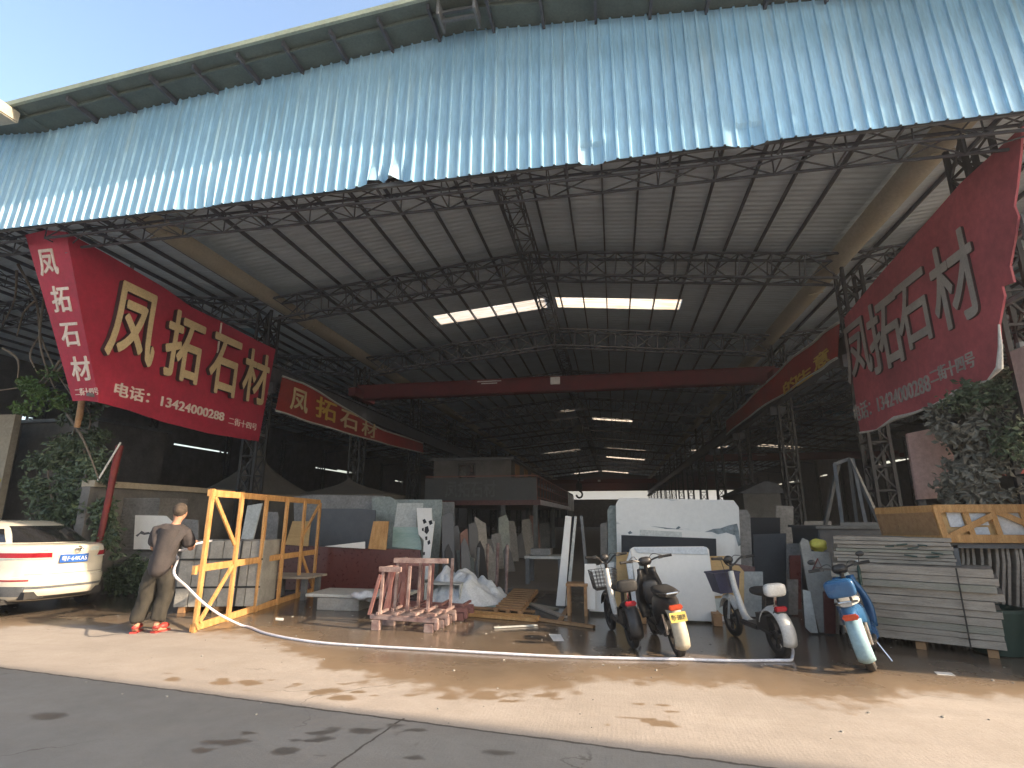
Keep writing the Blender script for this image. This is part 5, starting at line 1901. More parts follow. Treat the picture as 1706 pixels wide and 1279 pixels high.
flat('paper_sheet', [(1556, 1119), (1585, 1121), (1592, 1126), (1562, 1124)], 'scrap of white paper on the floor right of the blue scooter', M['paper'], 'paper')
flat('paper_sheet', [(459, 1029), (473, 1030), (472, 1034), (459, 1033)], 'small white scrap on the wet floor beside the timber frame', M['paper'], 'paper')
# small wooden stool
st = G(962, 1026)
stool = thing('wooden_stool', 'small wooden stool frame between the white strips and the slabs', 'stool', st)
m = MB()
m.box(st + V((0, .15, .48)), (.36, .34, .04))
m.build('seat', M['woodd'], stool)
for sx in (-.14, .14):
    for sy in (.02, .28):
        m = MB()
        m.box(st + V((sx, sy, .23)), (.05, .05, .46))
        m.build('leg', M['woodd'], stool)
# low saw table deep in the aisle
tb = G(905, 975)
tbl = thing('work_table', 'low dark work table with a pale top deep in the aisle', 'table', tb)
m = MB()
m.box(tb + V((0, .6, .62)), (.95, .9, .06))
m.build('top', M['whitegrey'], tbl)
m = MB()
m.box(tb + V((-.1, .55, .74)), (.5, .4, .16))
m.build('block', M['grey'], tbl)
for sx in (-.4, .4):
    for sy in (.2, .95):
        m = MB()
        m.box(tb + V((sx, sy, .3)), (.1, .1, .6))
        m.build('leg', M['steel2'], tbl)

# ------------------------------------------------------------------ left side: strapped slab bundle, walls, planting
def pack(p, q, depth, h, n, mt, lab, strap=True, name='slab_bundle', cat='slab bundle', z=.1):
    t = thing(name, lab, cat, (p.x, p.y, 0))
    d = (q - p)
    L_ = d.length
    d.normalize()
    nn = V((-d.y, d.x, 0))
    for k in range(n):
        a, b = p + d * (L_ * k / n + .004), p + d * (L_ * (k + 1) / n - .006)
        hh = h * (1 + .02 * mnoise.noise(V((k * 3.3, 1, 0))))
        m = MB()
        m.prism([a + V((0, 0, z)), b + V((0, 0, z)), b + V((0, 0, hh)) + nn * .05, a + V((0, 0, hh)) + nn * .05], nn * (depth + .02 * mnoise.noise(V((k * 1.7, 0, 5)))))
        m.build('slab', mt, t, bevel=.006)
    if strap:
        for zz in (h * .35, h * .74):
            m = MB()
            o_ = nn * -.006
            m.bar(p + V((0, 0, zz)) + o_ + nn * .02, q + V((0, 0, zz)) + o_ + nn * .02, .012, .03)
            m.build('strap', M['strap'], t)
        for f in (.3, .72):
            m = MB()
            a = p + d * (L_ * f)
            m.bar(a + V((0, 0, z)) - nn * .008, a + V((0, 0, h)) + nn * .045, .012, .03, up=(d.x, d.y, 0))
            m.build('strap', M['strap'], t)
    for f in (.1, .5, .9):
        m = MB()
        a = p + d * (L_ * f)
        m.bar(a + V((0, 0, z / 2)), a + nn * depth + V((0, 0, z / 2)), .1, z - .006)
        m.build('bearer', M['woodd'], t)
    return t
p1, p2 = G(286, 1022), G(428, 1020)
pack(p1, p2, .9, 1.17, 6, M['palletstone'], 'strapped bundle of upright grey slabs behind the near end of the timber frame')
slab('stained_slab', 'white slab with a grey ink-like stain leaning behind the person', 'slab', [(225, 858), (276, 859), (290, 872), (292, 915), (222, 915), (222, 985), (292, 985)][:5], (0, 10.2), M['marble'], .10, .03, 0, GS, z0=.5)
marks('ink_stain', SLABS[-1], [[(226, 892), (232, 888), (236, 884), (241, 887), (248, 886), (252, 889), (246, 890), (240, 891), (234, 889), (229, 894)]], 10.2, .10, M['dgrey'])
slab('stone_slab', 'dim grey slab between the stained slab and the timber frame', 'slab', [(274, 862), (330, 866), (330, 985), (274, 985)], (0, 10.6), M['grey'], .08, .03, 0, GS)
slab('stone_slab', 'blue-grey slab leaning behind the strapped bundle', 'slab', [(412, 842), (437, 838), (420, 905), (400, 905)], (0, 10.4), M['whitegrey'], .12, .03, 0, GS, z0=.6)
slab('stone_slab', 'grey round-shouldered slab seen through the timber frame', 'slab', [(440, 852), (462, 853), (464, 862), (460, 905), (440, 985), (425, 985)], (0, 11.8), M['grey'], .08, .03, 0, GS)
# stack of flat grey blocks left of the person
s0 = atY(192, 925, 10.4)
bs = thing('block_stack', 'tall stack of flat dark grey slabs beside the red post', 'slab stack', (s0.x + .5, 10.4, 0))
zt_ = atY(215, 829, 10.4).z
m = MB()
n = 30
for k in range(n):
    z0_ = zt_ * k / n
    m.box((s0.x + .45 + .02 * mnoise.noise(V((k, 2.3, 0))), 10.8, z0_ + zt_ / n / 2), (.92 + .05 * mnoise.noise(V((k, .3, 0))), .8, zt_ / n - .012))
m.box((s0.x + .45, 10.8, zt_ / 2), (.84, .72, zt_ - .02))
m.build('stack', M['grey'], bs)
# low wall ledge along the column line
la, lb = atX(156, 800, -10.6), atX(345, 831, -10.6)
wl = thing('ledge_wall', 'dark low wall with pale concrete coping under the gold-lettered sign', 'wall', (-10.6, la.y, 0))
m = MB()
m.box((-10.75, (la.y + lb.y) / 2 + 1, la.z / 2 - .06), (.2, lb.y - la.y + 2, la.z - .12))
m.build('wall', M['darkconc'], wl)
m = MB()
m.box((-10.72, (la.y + lb.y) / 2 + 1, la.z - .06), (.32, lb.y - la.y + 2, .13))
m.build('coping', M['beige'], wl)
# beige wall and dark shed in the left bay
bw = thing('beige_wall', 'pale beige rendered wall behind the car at the picture edge', 'wall', (-15.2, 13.2, 0))
a, b = atY(-60, 690, 13.2), atY(26, 690, 13.2)
m = MB()
m.prism([(a.x - 2, 13.2, 0), (b.x + .1, 13.2, 0), (b.x, 13.2, b.z), (a.x - 2, 13.2, a.z)], (0, .2, 0))
m.build('wall', M['beige'], bw)
m = MB()
m.box(((a.x + b.x) / 2 - 1, 13.18, atY(10, 800, 13.2).z), (b.x - a.x + 2, .03, .10))
m.build('ledge', M['yellow'], bw)
cb = thing('dark_container', 'dark brown storage hut behind the climbing plant in the left bay', 'hut', (-13.2, 15, 0))
a, b = atY(32, 715, 14.5), atY(160, 700, 14.5)
m = MB()
m.box(((a.x + b.x) / 2, 16, b.z / 2), (b.x - a.x, 2.8, b.z))
m.build('wall', M['darkconc'], cb)
m = MB()
m.box(((a.x + b.x) / 2, 16, b.z + .05), (b.x - a.x + .2, 3.1, .1))
m.build('roof', M['steel2'], cb)
# canvas covered heaps
for lab, apex, l, r_, y in (('dark peaked canvas cover behind the red-brown slab', (562, 790), 470, 655, 15.5), ('dark peaked canvas cover behind the strapped bundle', (405, 735), 330, 520, 14.8)):
    A, Lp, Rp = atY(*apex, y), atY(l, 822, y), atY(r_, 822, y)
    n = 20
    P = []
    for j in range(9):
        f = j / 8
        row = []
        for i in range(n + 1):
            a_ = 2 * math.pi * i / n
            rad = (1 - f) ** 1.8
            w_ = (Rp.x - Lp.x) / 2
            row.append(V((A.x + math.cos(a_) * (w_ * rad + .03), A.y + .8 + math.sin(a_) * (1.3 * rad + .03), Lp.z * .98 + (A.z - Lp.z) * f)))
        P.append(row)
    P.insert(0, [V((q.x, q.y, .01)) for q in P[0]])
    m = MB()
    m.grid(P)
    tag(m.build('canvas_cover', M['tarp'], None, smooth=True), lab, 'canvas cover')

# red post and rod
rp = [atY(170, 880, 9.6), atY(180, 835, 9.6), atY(191, 780, 9.6), atY(200, 742, 9.6)]
rp[0] = V((rp[0].x - .05, 9.6, 0))
m = MB()
m.tube(smooth_path(rp, 4), [.055 + .0015 * k for k in range(13)], 10)
o = m.build('red_post', M['redpost'], None, smooth=True)
tag(o, 'leaning red painted post beside the climbing plant', 'post')
m = MB()
m.tube([atY(163, 800, 9.5), atY(201, 737, 9.5)], .018, 6)
tag(m.build('thin_rod', M['paper'], None), 'thin pale rod from the plant up to the top of the red post', 'rod')
tm_ = MB()
tm_.tube([atY(137, 662, 9.0), atY(133, 690, 9.0), atY(128, 712, 9.0)], [.06, .06, .05], 10)
tag(tm_.build('bamboo_stub', M['woodd'], None, smooth=True), 'pale bamboo stub hanging under the folded sign end', 'bamboo')

def leaves(name, blobs, n, size, mt, parent=None, seed=1, stretch=1.0, shell=.55):
    """leaf-sized faces spread through ellipsoids (centre, radii, weight); gaps left between clumps"""
    rnd = random.Random(seed)
    m = MB()
    tot = sum(b[2] for b in blobs)
    for c, r, w_ in blobs:
        c, r = V(c), V(r)
        k = int(n * w_ / tot)
        done = 0
        tries = 0
        while done < k and tries < k * 8:
            tries += 1
            d = V((rnd.gauss(0, 1), rnd.gauss(0, 1), rnd.gauss(0, 1))).normalized() * (rnd.random() ** shell)
            p = c + V((d.x * r.x, d.y * r.y, d.z * r.z))
            if mnoise.noise(p * 2.6 + V((seed, 0, 0))) < -.12: continue
            if p.z < .03: continue
            done += 1
            s = size * (.6 + .9 * rnd.random())
            a = V((rnd.gauss(0, 1), rnd.gauss(0, 1), rnd.gauss(-.35, .7))).normalized()
            b = a.cross(V((rnd.gauss(0, 1), rnd.gauss(0, 1), rnd.gauss(0, 1)))).normalized()
            nn = a.cross(b) * .18
            m.add([p, p + a * s * .5 + b * s * .26 + nn * s, p + a * s * stretch, p + a * s * .5 - b * s * .26 + nn * s], [(0, 1, 2, 3)])
    return m.build(name, mt, parent, fix=False)
def stems(name, lines, r, mt, parent):
    m = MB()
    for L_ in lines: m.tube(smooth_path([V(p) for p in L_], 4), [r * (1 - .6 * k / (4 * (len(L_) - 1))) for k in range(4 * (len(L_) - 1) + 1)], 6)
    return m.build(name, mt, parent, smooth=True)
yv = 10.4
def A(px, py, y=yv): return atY(px, py, y)
cp = thing('climbing_plant', 'dark climbing plant covering the column under the folded sign end', 'climbing plant', (A(120, 900).x, yv, 0))
bl = []
for px, py, r, w_ in ((125, 700, .38, 1), (115, 745, .5, 1.5), (150, 730, .3, .8), (95, 775, .5, 1.4), (135, 790, .5, 1.5), (75, 815, .56, 1.6), (120, 835, .58, 1.8), (90, 855, .58, 1.6), (155, 850, .35, 1), (60, 800, .3, .7), (130, 880, .45, 1.2), (150, 680, .3, .6), (165, 730, .3, .7), (160, 770, .32, .8), (165, 820, .3, .8), (140, 660, .25, .4), (60, 770, .3, .5), (170, 870, .3, .7)):
    c = A(px, py)
    bl.append((c, (r, r * .7, r * .9), w_))
    if py > 840: bl.append((c + V((0, .2, -.6)), (r, r * .7, r), w_))
for px, py, r, w_ in ((165, 815, .3, .8), (178, 850, .3, .8), (150, 850, .32, .8), (170, 880, .32, .8), (180, 780, .24, .5), (160, 765, .26, .6), (190, 905, .3, .7)):
    bl.append((A(px, py, 9.75), (r, r * .7, r), w_))
leaves('foliage', bl, 9000, .115, M['leafd'], cp, 3)
base = V((A(120, 900).x, yv + .3, 0))
stems('stem', [[base, A(118, 850), A(112, 770), A(128, 700), A(130, 660)], [base + V((.3, 0, 0)), A(150, 850), A(140, 760), A(150, 690), A(110, 640)], [base + V((-.3, 0, 0)), A(90, 850), A(80, 780), A(100, 720)]], .035, M['twig'], cp)
dv = thing('dry_vine', 'bare dry twigs with a green tuft hanging beside the folded sign end', 'vine', (A(70, 640, 9.2).x, 9.2, 3))
tw = []
rnd = random.Random(5)
for L_ in ([(30, 440), (60, 500), (68, 560), (95, 620), (120, 660)], [(75, 490), (66, 560), (80, 620), (112, 690)], [(28, 450), (24, 500), (4, 540)], [(5, 580), (30, 600), (28, 640)], [(66, 560), (50, 590), (62, 620)],
           [(100, 600), (75, 640), (60, 660)], [(60, 500), (40, 520), (28, 560)], [(95, 620), (110, 600), (118, 575)], [(112, 690), (140, 735), (165, 800)], [(80, 620), (60, 640), (0, 650)]):
    tw.append([A(a, b, 9.2 + rnd.uniform(-.25, .25)) for a, b in L_])
stems('twigs', tw, .03, M['twig'], dv)
leaves('foliage', [(A(55, 640, 9.2), (.28, .3, .18), 1), (A(70, 655, 9.2), (.3, .3, .2), 1), (A(50, 680, 9.2), (.3, .3, .16), .6), (A(95, 668, 9.2), (.22, .3, .22), .6), (A(85, 620, 9.2), (.2, .3, .2), .3)], 900, .09, M['leafg'], dv, 9)
hg = thing('low_shrub', 'low dark leafy shrub between the white car and the person', 'shrub', G(205, 1008))
hc = G(212, 992)
leaves('foliage', [(hc + V((0, .1, .35)), (.55, .4, .38), 2), (hc + V((.35, .1, .45)), (.35, .35, .35), 1.2), (hc + V((-.4, .2, .3)), (.4, .4, .32), 1.2), (hc + V((.1, .2, .65)), (.35, .3, .25), .8)], 2600, .085, M['leafd'], hg, 12)
stems('stem', [[hc + V((dx, .1, 0)), hc + V((dx * 1.6, .12, .3)), hc + V((dx * 2.2, .15, .6))] for dx in (-.2, -.05, .1, .22)], .018, M['twig'], hg)

# ------------------------------------------------------------------ right side
kA, kB = G(1408, 1068), G(1682, 1101)
kd = (kB - kA)
KL = kd.length
kd.normalize()
kn = V((-kd.y, kd.x, 0))
def plank_stack(lab, t0, t1, z0, z1, depth, layers, mt, back=0.0, seed=0, name='plank_stack'):
    t = thing(name, lab, 'plank stack', kA + kd * (KL * t0) + V((0, 0, z0)))
    z = z0
    hs = [1 + .55 * mnoise.noise(V((k * 4.7, seed, 9))) for k in range(layers)]
    for k in range(layers):
        h = (z1 - z0) * hs[k] / sum(hs)
        j0, j1 = mnoise.noise(V((k * 2.7, seed, 1))) * .10, mnoise.noise(V((k * 3.9, seed, 7))) * .15
        jo = mnoise.noise(V((k * 5.1, seed, 3))) * .055 + back
        a, b = kA + kd * (KL * t0 + j0) + kn * jo, kA + kd * (KL * t1 + j1) + kn * jo
        m = MB()
        nseg = 14
        top, bot = [], []
        for i in range(nseg + 1):
            q = a.lerp(b, i / nseg)
            bot.append(q + V((0, 0, z + .003)) + kn * (.008 * mnoise.noise(V((i * .9, k, seed)))))
            top.append(q + V((0, 0, z + h - .003 - .012 * max(0, mnoise.noise(V((i * .5, k * 3, seed)))))) + kn * (.008 * mnoise.noise(V((i * .9, k + .5, seed)))))
        m.prism(bot + top[::-1], kn * depth)
        m.build('plank', mt if (k * 7 + seed) % 5 else M['plank2'], t)
        z += h
    return t
ztop = 0.98
plank_stack('large stack of long weathered stone planks behind the blue scooter', 0, 1.0, .10, ztop, 1.0, 10, M['plank'], 0, 1)
m = MB()
for f in (.08, .5, .92): m.bar(kA + kd * (KL * f) + V((0, 0, .045)) + kn * .04, kA + kd * (KL * f) + kn * .95 + V((0, 0, .045)), .1, .085)
tag(m.build('timber_bearer', M['woodd'], None), 'timber bearers under the large stone plank stack', 'timber')
m = MB()
a = kA + kd * (KL * .8)
m.bar(a + V((0, 0, .1)) - kn * .035, a + V((0, 0, ztop)) - kn * .035, .012, .012)
tag(m.build('binding_wire', M['strap'], None), 'thin dark wire binding the large plank stack', 'wire')
plank_stack('upper stack of splintered planks with green paint marks, on the large stack', .0, .80, ztop + .004, ztop + .34, .8, 7, M['plank'], .25, 4)
m = MB()
for f, z in ((.40, .22), (.48, .24), (.55, .2), (.62, .25), (.52, .12), (.66, .10), (.70, .16)):
    q = kA + kd * (KL * f) + kn * .205 + V((0, 0, ztop + z))
    m.bar(q - kd * .06, q + kd * (.05 + .03 * math.sin(f * 40)) + V((0, 0, .02 * math.sin(f * 70))), .004, .018)
o = m.build('paint_marks', M['greenplastic'], None)
tag(o, 'green paint dashes across the edges of the upper plank stack', 'paint marks')
# row of thin upright slabs behind (tops seen as a comb)
fin0, fin1 = atY(1368, 900, 9.3), atY(1700, 915, 8.6)
nf = 34
m0 = None
words2 = 'thin curved-top slab standing in the comb-like row behind the plank stack'
for k in range(nf):
    f = k / (nf - 1)
    p = V((fin0.x + (fin1.x - fin0.x) * f, 9.3 - .75 * f, 0))
    if m0 is None:
        m = MB()
        P = [V((0, -.5, .0)), V((0, .5, 0)), V((0, .5, 1.2)), V((0, .3, 1.32)), V((0, -.3, 1.32)), V((0, -.45, 1.24)), V((0, -.52, 1.05))]
        m.prism(P, (.03, 0, 0))
        m0 = m.build('upright_slab', M['plank'], None, local=True)
        o = m0
    else:
        o = m0.copy()
        col.objects.link(o)
    o.location = p
    o.rotation_euler = (0, R(10 + 3 * mnoise.noise(V((k * 1.3, 0, 0)))), R(-14))
    o.scale = (1, 1, 1 + .02 * mnoise.noise(V((k * 2.1, 4, 0))))
    tag(o, words2, 'slab', 'comb-like row of thin upright slabs')
slab('stone_slab', 'rounded-top slab with a red paint mark leaning at the left end of the plank stack', 'slab', [(1333, 905), (1337, 896), (1347, 900), (1352, 918), (1383, 920), (1396, 1062), (1368, 1066), (1350, 1000)], (0, 8.75), M['palletstone'], .10, .04, 0, GS)
m = MB()
for a, b in (((1352, 952), (1362, 930)), ((1362, 930), (1372, 952)), ((1356, 945), (1368, 945))):
    n = V((0, -1, .10)).normalized()
    m.bar(onplane(*a, (0, 8.745, 0), n), onplane(*b, (0, 8.745, 0), n), .035, .006)
tag(m.build('paint_mark', M['redpost'], None), 'red arrow painted on the rounded-top slab', 'paint mark')
slab('stone_slab', 'dark red-brown slab edge between the red-marked slab and the plank stack', 'slab', [(1372, 985), (1392, 985), (1394, 1066), (1376, 1066)], (0, 8.7), M['redstone'], .06, .04, 0, GS)
slab('stone_slab', 'narrow pale slab leaning left of the red-marked slab', 'slab', [(1338, 982), (1350, 985), (1364, 1060), (1352, 1062), (1342, 1045)], (0, 8.7), M['whitegrey'], .08, .03, 0, GS)
bag = MB()
q = atY(1364, 908, 8.95)
bag.ball(q, (.12, .1, .09), 16, 10)
bo = bag.build('plastic_bag', M['yellow'], None, smooth='all')
for v in bo.data.vertices: v.co += v.normal * mnoise.noise(v.co * 14) * .05
tag(bo, 'crumpled yellow bag lying on the slabs left of the upper plank stack', 'bag')
bt = thing('plastic_bottle', 'white-capped green bottle on the large plank stack over the blue scooter', 'bottle', kA + kd * .28 + kn * .06 + V((0, 0, ztop)))
m = MB()
c = kA + kd * .28 - kn * .07
m.lathe([(.0, 0), (.022, 0), (.022, .20), (.012, .24), (.012, .26)], V((c.x, c.y, ztop - .26)), (0, 0, 1), 14)
m.build('body', M['greenplastic'], bt, smooth=True)
m = MB()
m.ball((c.x, c.y, ztop + .02), .03, 12, 8)
m.build('cap', M['paper'], bt, smooth=True)

# timber crate resting on the comb row
def P8(px, py, y): return atY(px, py, y)
yc0 = 8.05
c0_ = [P8(1573, 901, yc0), P8(1712, 906, yc0), P8(1706, 850, yc0), P8(1562, 843, yc0)]
ez = (c0_[0].z)
ux = V((1, .02, 0)).normalized()
cw = (c0_[1] - c0_[0]).length + .35
chh = c0_[3].z - c0_[0].z
crate = thing('timber_crate', 'open pine crate with wrapped goods, resting on the row of thin slabs', 'crate', c0_[0])
def CP(u, v, w): return c0_[0] + V((u * cw - .06 * v, w * 1.1, v * chh)) + V((-.22 * w, 0, -.02 * w))
for v in (.07, .93):
    for w in (0, 1):
        m = MB()
        m.bar(CP(0, v, w), CP(1, v, w), .03, .10)
        m.build('rail', M['wood'], crate, bevel=.003)
    for u in (0, 1):
        m = MB()
        m.bar(CP(u, v, 0), CP(u, v, 1), .03, .09)
        m.build('rail', M['wood'], crate, bevel=.003)
for u in (0.02, .98):
    for w in (0, .33, .66, 1):
        m = MB()
        m.bar(CP(u, 0, w), CP(u, 1, w), .07, .035)
        m.build('post', M['wood'] if w == 0 else M['woodd'], crate)
for u0, v0, u1, v1 in ((.08, .15, .52, .75), (.55, .85, .95, .2)):
    m = MB()
    m.bar(CP(u0, v0, 0), CP(u1, v1, 0), .02, .07)
    m.build('brace', M['wood'], crate)
for u in (.28, .52, .78):
    m = MB()
    m.bar(CP(u, .05, .01), CP(u, .95, .01), .06, .03)
    m.build('batten', M['wood'], crate)
m = MB()
P = [CP(.04, .12, .06), CP(.96, .12, .06), CP(.96, .88, .06), CP(.04, .88, .06)]
m.prism(P, V((-.2, .98, 0)))
m.build('wrapped_goods', M['ply'], crate)
for i, (u0, u1, v0, v1) in enumerate(((.13, .26, .40, .82), (.32, .48, .45, .80), (.30, .46, .13, .40), (.55, .77, .14, .80))):
    m = MB()
    m.prism([CP(u0, v0, .045), CP(u1, v0, .045), CP(u1, v1, .045), CP(u0, v1, .045)], (0, .015, 0))
    m.build('wrapped_panel', M['sheet'] if i < 3 else M['paper'], crate)
m = MB()
for s in range(6):
    a, b = CP(.0, .1 + .15 * s, .02), CP(.0, .1 + .15 * s, .98)
    m.bar(a, b, .02, .085)
m.build('side_boards', M['woodd'], crate)
rk = thing('support_rack', 'dark steel support under the pine crate and the comb row', 'rack', (4.2, 9, 0))
m = MB()
for x, y in ((c0_[0].x + .15, 8.15), (c0_[0].x + 1.25, 8.15), (c0_[0].x - .1, 9.05), (c0_[0].x + 1.0, 9.05)):
    m.bar((x, y, 0), (x, y, c0_[0].z - .05), .06, .06)
for y in (8.15, 9.05): m.bar((c0_[0].x - .3, y, c0_[0].z - .06), (c0_[0].x + 1.6, y, c0_[0].z - .06), .06, .06)
m.build('frame', M['steel2'], rk)

# metal A-frame on a dark platform behind
af = [atY(1396, 878, 11.5), atY(1480, 878, 11.5)]
pz = af[0].z
plat = thing('dark_platform', 'dark blue-grey machine bed behind the plank stack carrying the metal frame', 'platform', (af[0].x, 11.5, 0))
m = MB()
m.box(((af[0].x + af[1].x) / 2 + .1, 12.1, pz / 2), (1.9, 1.6, pz - .02))
m.build('bed', M['dgrey'], plat, bevel=.02)
m = MB()
m.box(((af[0].x + af[1].x) / 2 + .1, 12.1, pz - .0), (2.0, 1.7, .05))
m.build('top', M['steel2'], plat)
frm = thing('trestle', 'grey metal trestle frame standing on the dark machine bed', 'frame', (af[0].x, 11.5, pz))
T = [atY(1398, 778, 11.6), atY(1412, 765, 11.9), atY(1424, 768, 11.6)]
zt3 = T[1].z
for (a, b) in ((V((af[0].x + .05, 11.4, pz)), V((T[0].x, 11.8, zt3 - .1))), (V((af[0].x + .45, 11.4, pz)), V((T[1].x + .05, 11.8, zt3))), (V((af[1].x - .15, 11.4, pz)), V((T[2].x, 11.8, zt3))),
               (V((af[0].x + .15, 12.6, pz)), V((T[0].x + .1, 11.9, zt3 - .1))), (V((af[1].x - .1, 12.6, pz)), V((T[2].x + .02, 11.9, zt3)))):
    m = MB()
    m.bar(a, b, .06, .06)
    m.build('leg', M['steel2'], frm)
m = MB()
m.bar(V((T[0].x, 11.85, zt3 - .1)), V((T[1].x, 11.85, zt3)), .06)
m.bar(V((T[1].x, 11.85, zt3)), V((T[2].x, 11.85, zt3)), .06)
m.bar((af[0].x, 11.4, pz + .06), (af[1].x, 11.4, pz + .06), .06)
m.build('rail', M['steel2'], frm)

# pink board, ivy, column growth at the right edge
pb0 = [(1511, 722), (1560, 712), (1590, 760), (1592, 828), (1529, 832)]
P = [atY(a, b, 9.9) for a, b in pb0]
m = MB()
m.prism(P, (0, .06, 0))
pk = thing('pink_board', 'pinkish weathered board beside the ivy under the torn sign', 'board', P[4])
m.build('panel', M['pinkwall'], pk)
m = MB()
for q in (P[4] + V((.1, .09, 0)), P[3] + V((-.1, .09, 0))): m.bar((q.x, q.y, 0), (q.x, q.y, q.z + .7), .08)
m.build('post', M['steel2'], pk)
iv = thing('ivy', 'mass of dusty grey-green ivy hanging on the column right of the pink board', 'ivy', (5.9, 9.0, 0))
bl = []
for px, py, r, w_ in ((1640, 670, .55, 1.6), (1600, 720, .42, 1.2), (1660, 730, .55, 1.7), (1610, 775, .42, 1.2), (1650, 800, .5, 1.6), (1575, 690, .28, .6), (1690, 780, .5, 1.3), (1620, 830, .4, 1), (1680, 850, .5, 1.3), (1700, 690, .5, 1.2), (1590, 810, .3, .7)):
    bl.append((atY(px, py, 9.3), (r, r * .8, r * .85), w_))
for px, py in ((1690, 900), (1700, 960), (1690, 1010)): bl.append((atY(px, py, 8.9), (.45, .4, .45), 1.0))
leaves('foliage', bl, 4600, .105, M['leafgrey'], iv, 21)
leaves('green_foliage', [(atY(1655, 645, 9.0), (.5, .35, .35), 1.4), (atY(1695, 660, 9.0), (.4, .35, .45), 1), (atY(1688, 730, 8.8), (.3, .3, .4), .7), (atY(1600, 668, 9.0), (.3, .3, .18), .5)], 1500, .085, M['leafd'], iv, 22)
stems('stem', [[(5.7, 9.2, 0), atY(1690, 900, 9.3), atY(1650, 760, 9.3), atY(1640, 660, 9.3)], [(6.0, 9.3, 0), atY(1700, 820, 9.3), atY(1665, 700, 9.3)], [atY(1690, 850, 9.3), atY(1600, 740, 9.4), atY(1560, 705, 9.4)]], .04, M['twig'], iv)
rb = MB()
rb.box(atY(1690, 775, 10.6) + V((.4, 0, 0)), (1.2, .08, .34))
o = rb.build('red_banner_scrap', M['bannerred'], None)
tag(o, 'strip of red cloth behind the ivy at the picture edge', 'cloth')
gb = G(1700, 1100)
bk = thing('plant_tub', 'dark green plastic tub on the floor at the right end of the plank stack', 'tub', (gb.x, gb.y + .35, 0))
m = MB()
m.lathe([(.0, .01), (.25, .01), (.32, .48), (.345, .48), (.345, .52), (.30, .52), (.235, .05), (0, .05)], (gb.x, gb.y + .35, 0), (0, 0, 1), 28)
m.build('tub', M['greenplastic'], bk, smooth=True)
hd_ = thing('shade_panel', 'unseen board added under the near end of the torn sign to shade the floor', 'board', (5.5, 7.6, 0))  # unseen board, added to keep sun off the right of the floor
m = MB()
m.box((5.5, 7.35, 1.9), (.05, 1.9, 3.8))
m.build('panel', M['pinkwall'], hd_)
m = MB()
for y in (6.5, 8.2): m.bar((5.56, y, 0), (5.56, y, 3.9), .07)
m.build('post', M['steel2'], hd_)

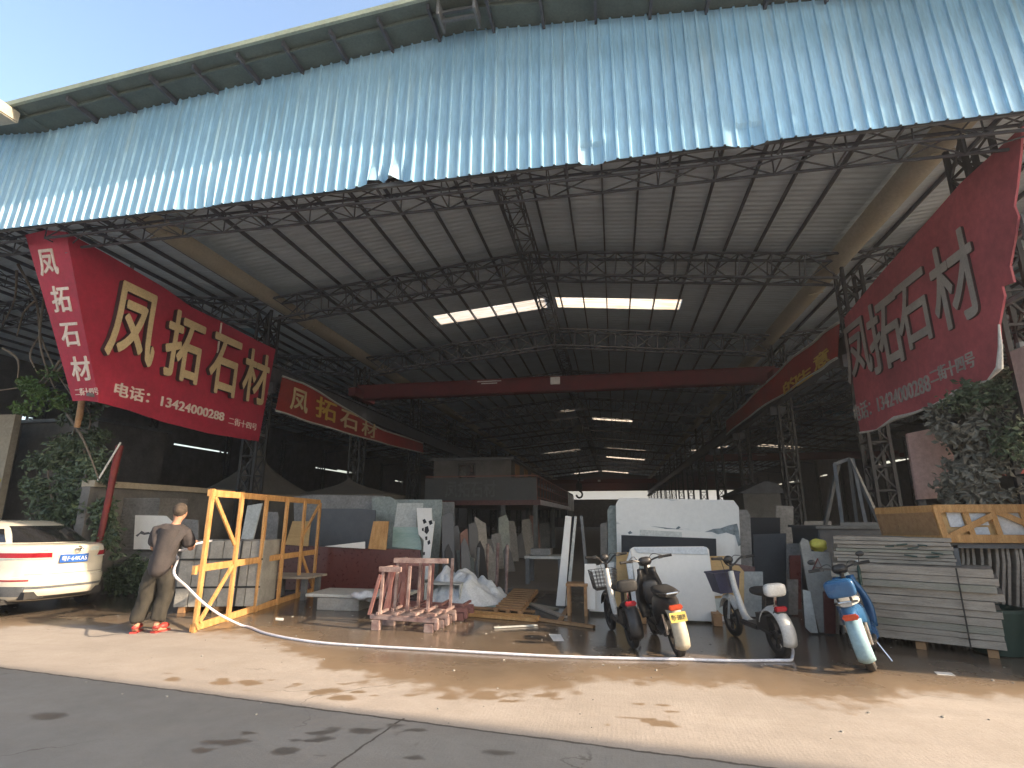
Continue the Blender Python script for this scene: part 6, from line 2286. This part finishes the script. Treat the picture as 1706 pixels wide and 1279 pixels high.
# dim stock behind the white scooter, right of the aisle
for k, (lab, pts, y, c) in enumerate([('dim charcoal slab behind the white scooter pad', [(1255, 890), (1310, 888), (1312, 1010), (1258, 1010)], 12.6, 'dgrey'), ('dim grey slab left of the comb row', [(1310, 905), (1335, 905), (1338, 1000), (1312, 1000)], 12.0, 'grey'),
                                      ('very dark slab behind the dim charcoal slab', [(1240, 862), (1300, 862), (1302, 1000), (1242, 1000)], 13.6, 'black'), ('pinkish grey small slab high beyond the white marble slab', [(1293, 842), (1322, 843), (1322, 862), (1322, 990), (1294, 990)], 15.5, 'grey'),
                                      ('grey slab far back right of the aisle', [(1340, 868), (1385, 868), (1388, 985), (1342, 985)], 16.5, 'grey'), ('dark red slab in the dim stock by the comb row', [(1315, 925), (1334, 925), (1336, 1020), (1318, 1020)], 10.8, 'redstone'),
                                      ('low pale slab on end behind the white scooter wheel', [(1312, 965), (1330, 965), (1331, 1035), (1313, 1035)], 10.2, 'grey'), ('low grey block slab right of the navy basket', [(1296, 985), (1314, 985), (1315, 1036), (1297, 1036)], 10.1, 'dgrey'),
                                      ('grey slab leaning in the aisle left of the marble slab', [(1000, 872), (1011, 870), (1013, 960), (1001, 960)], 17, 'grey'), ('dim tall slab at the far left of the aisle', [(899, 872), (915, 870), (917, 935), (900, 935)], 30, 'grey')]):
    slab('stone_slab', lab, 'slab', pts, (0, y), M[c], .08, .04, 0, GS)
lh = thing('dark_hut', 'dark storage hut beyond the white marble slab in the right bay', 'hut', (6, 22, 0))
a, b = atY(1238, 822, 22), atY(1300, 822, 22)
m = MB()
m.box(((a.x + b.x) / 2, 24, a.z / 2), (b.x - a.x, 4, a.z))
m.build('wall', M['darkconc'], lh)
m = MB()
m.prism([(a.x - .2, 21.9, a.z), (b.x + .2, 21.9, a.z), (b.x - .1, 21.9, a.z + .35), (a.x + .8, 21.9, a.z + .45)], (0, 4.2, 0))
m.build('roof', M['steel'], lh)

# ------------------------------------------------------------------ stone chips and grit on the concrete
rg = random.Random(19)
m = MB()
for k in range(420):
    x, y = rg.uniform(-8.5, 4.2), 3.2 + 7.5 * rg.random() ** .8
    if rg.random() < .35: x, y = rg.gauss(-2, 2.6), rg.gauss(8.6, .7)
    r = .005 + .010 * rg.random() ** 3
    M3 = Matrix.Rotation(rg.uniform(0, 6.28), 3, 'Z') @ Matrix.Rotation(rg.uniform(-.5, .5), 3, 'X')
    m.box((x, y, r * .35), (r * rg.uniform(1, 2.4), r * rg.uniform(.8, 1.6), r * .8), M=M3)
o = m.build('stone_chips', M['palletstone'], None, fix=False)
tag(o, 'grit and stone chips scattered over the wet yard concrete', 'grit')
o['kind'] = 'stuff'

# ------------------------------------------------------------------ dusty air
hz_m = bpy.data.materials.new('dusty_air')
hz_m.use_nodes = True
t = hz_m.node_tree
for n in list(t.nodes):
    if n.type == 'BSDF_PRINCIPLED': t.nodes.remove(n)
pv = t.nodes.new('ShaderNodeVolumePrincipled')
pv.inputs['Color'].default_value = (.82, .87, .95, 1)
pv.inputs['Density'].default_value = .002
pv.inputs['Anisotropy'].default_value = .3
t.links.new(pv.outputs[0], t.nodes['Material Output'].inputs['Volume'])
m = MB()
m.box((0, 0, 6.2), (3000, 3000, 14.6))
hz_o = m.build('haze', hz_m, None)
hz_o['kind'] = 'stuff'
hz_o['label'] = 'thin dusty haze filling the shed'
hz_o['category'] = 'haze'
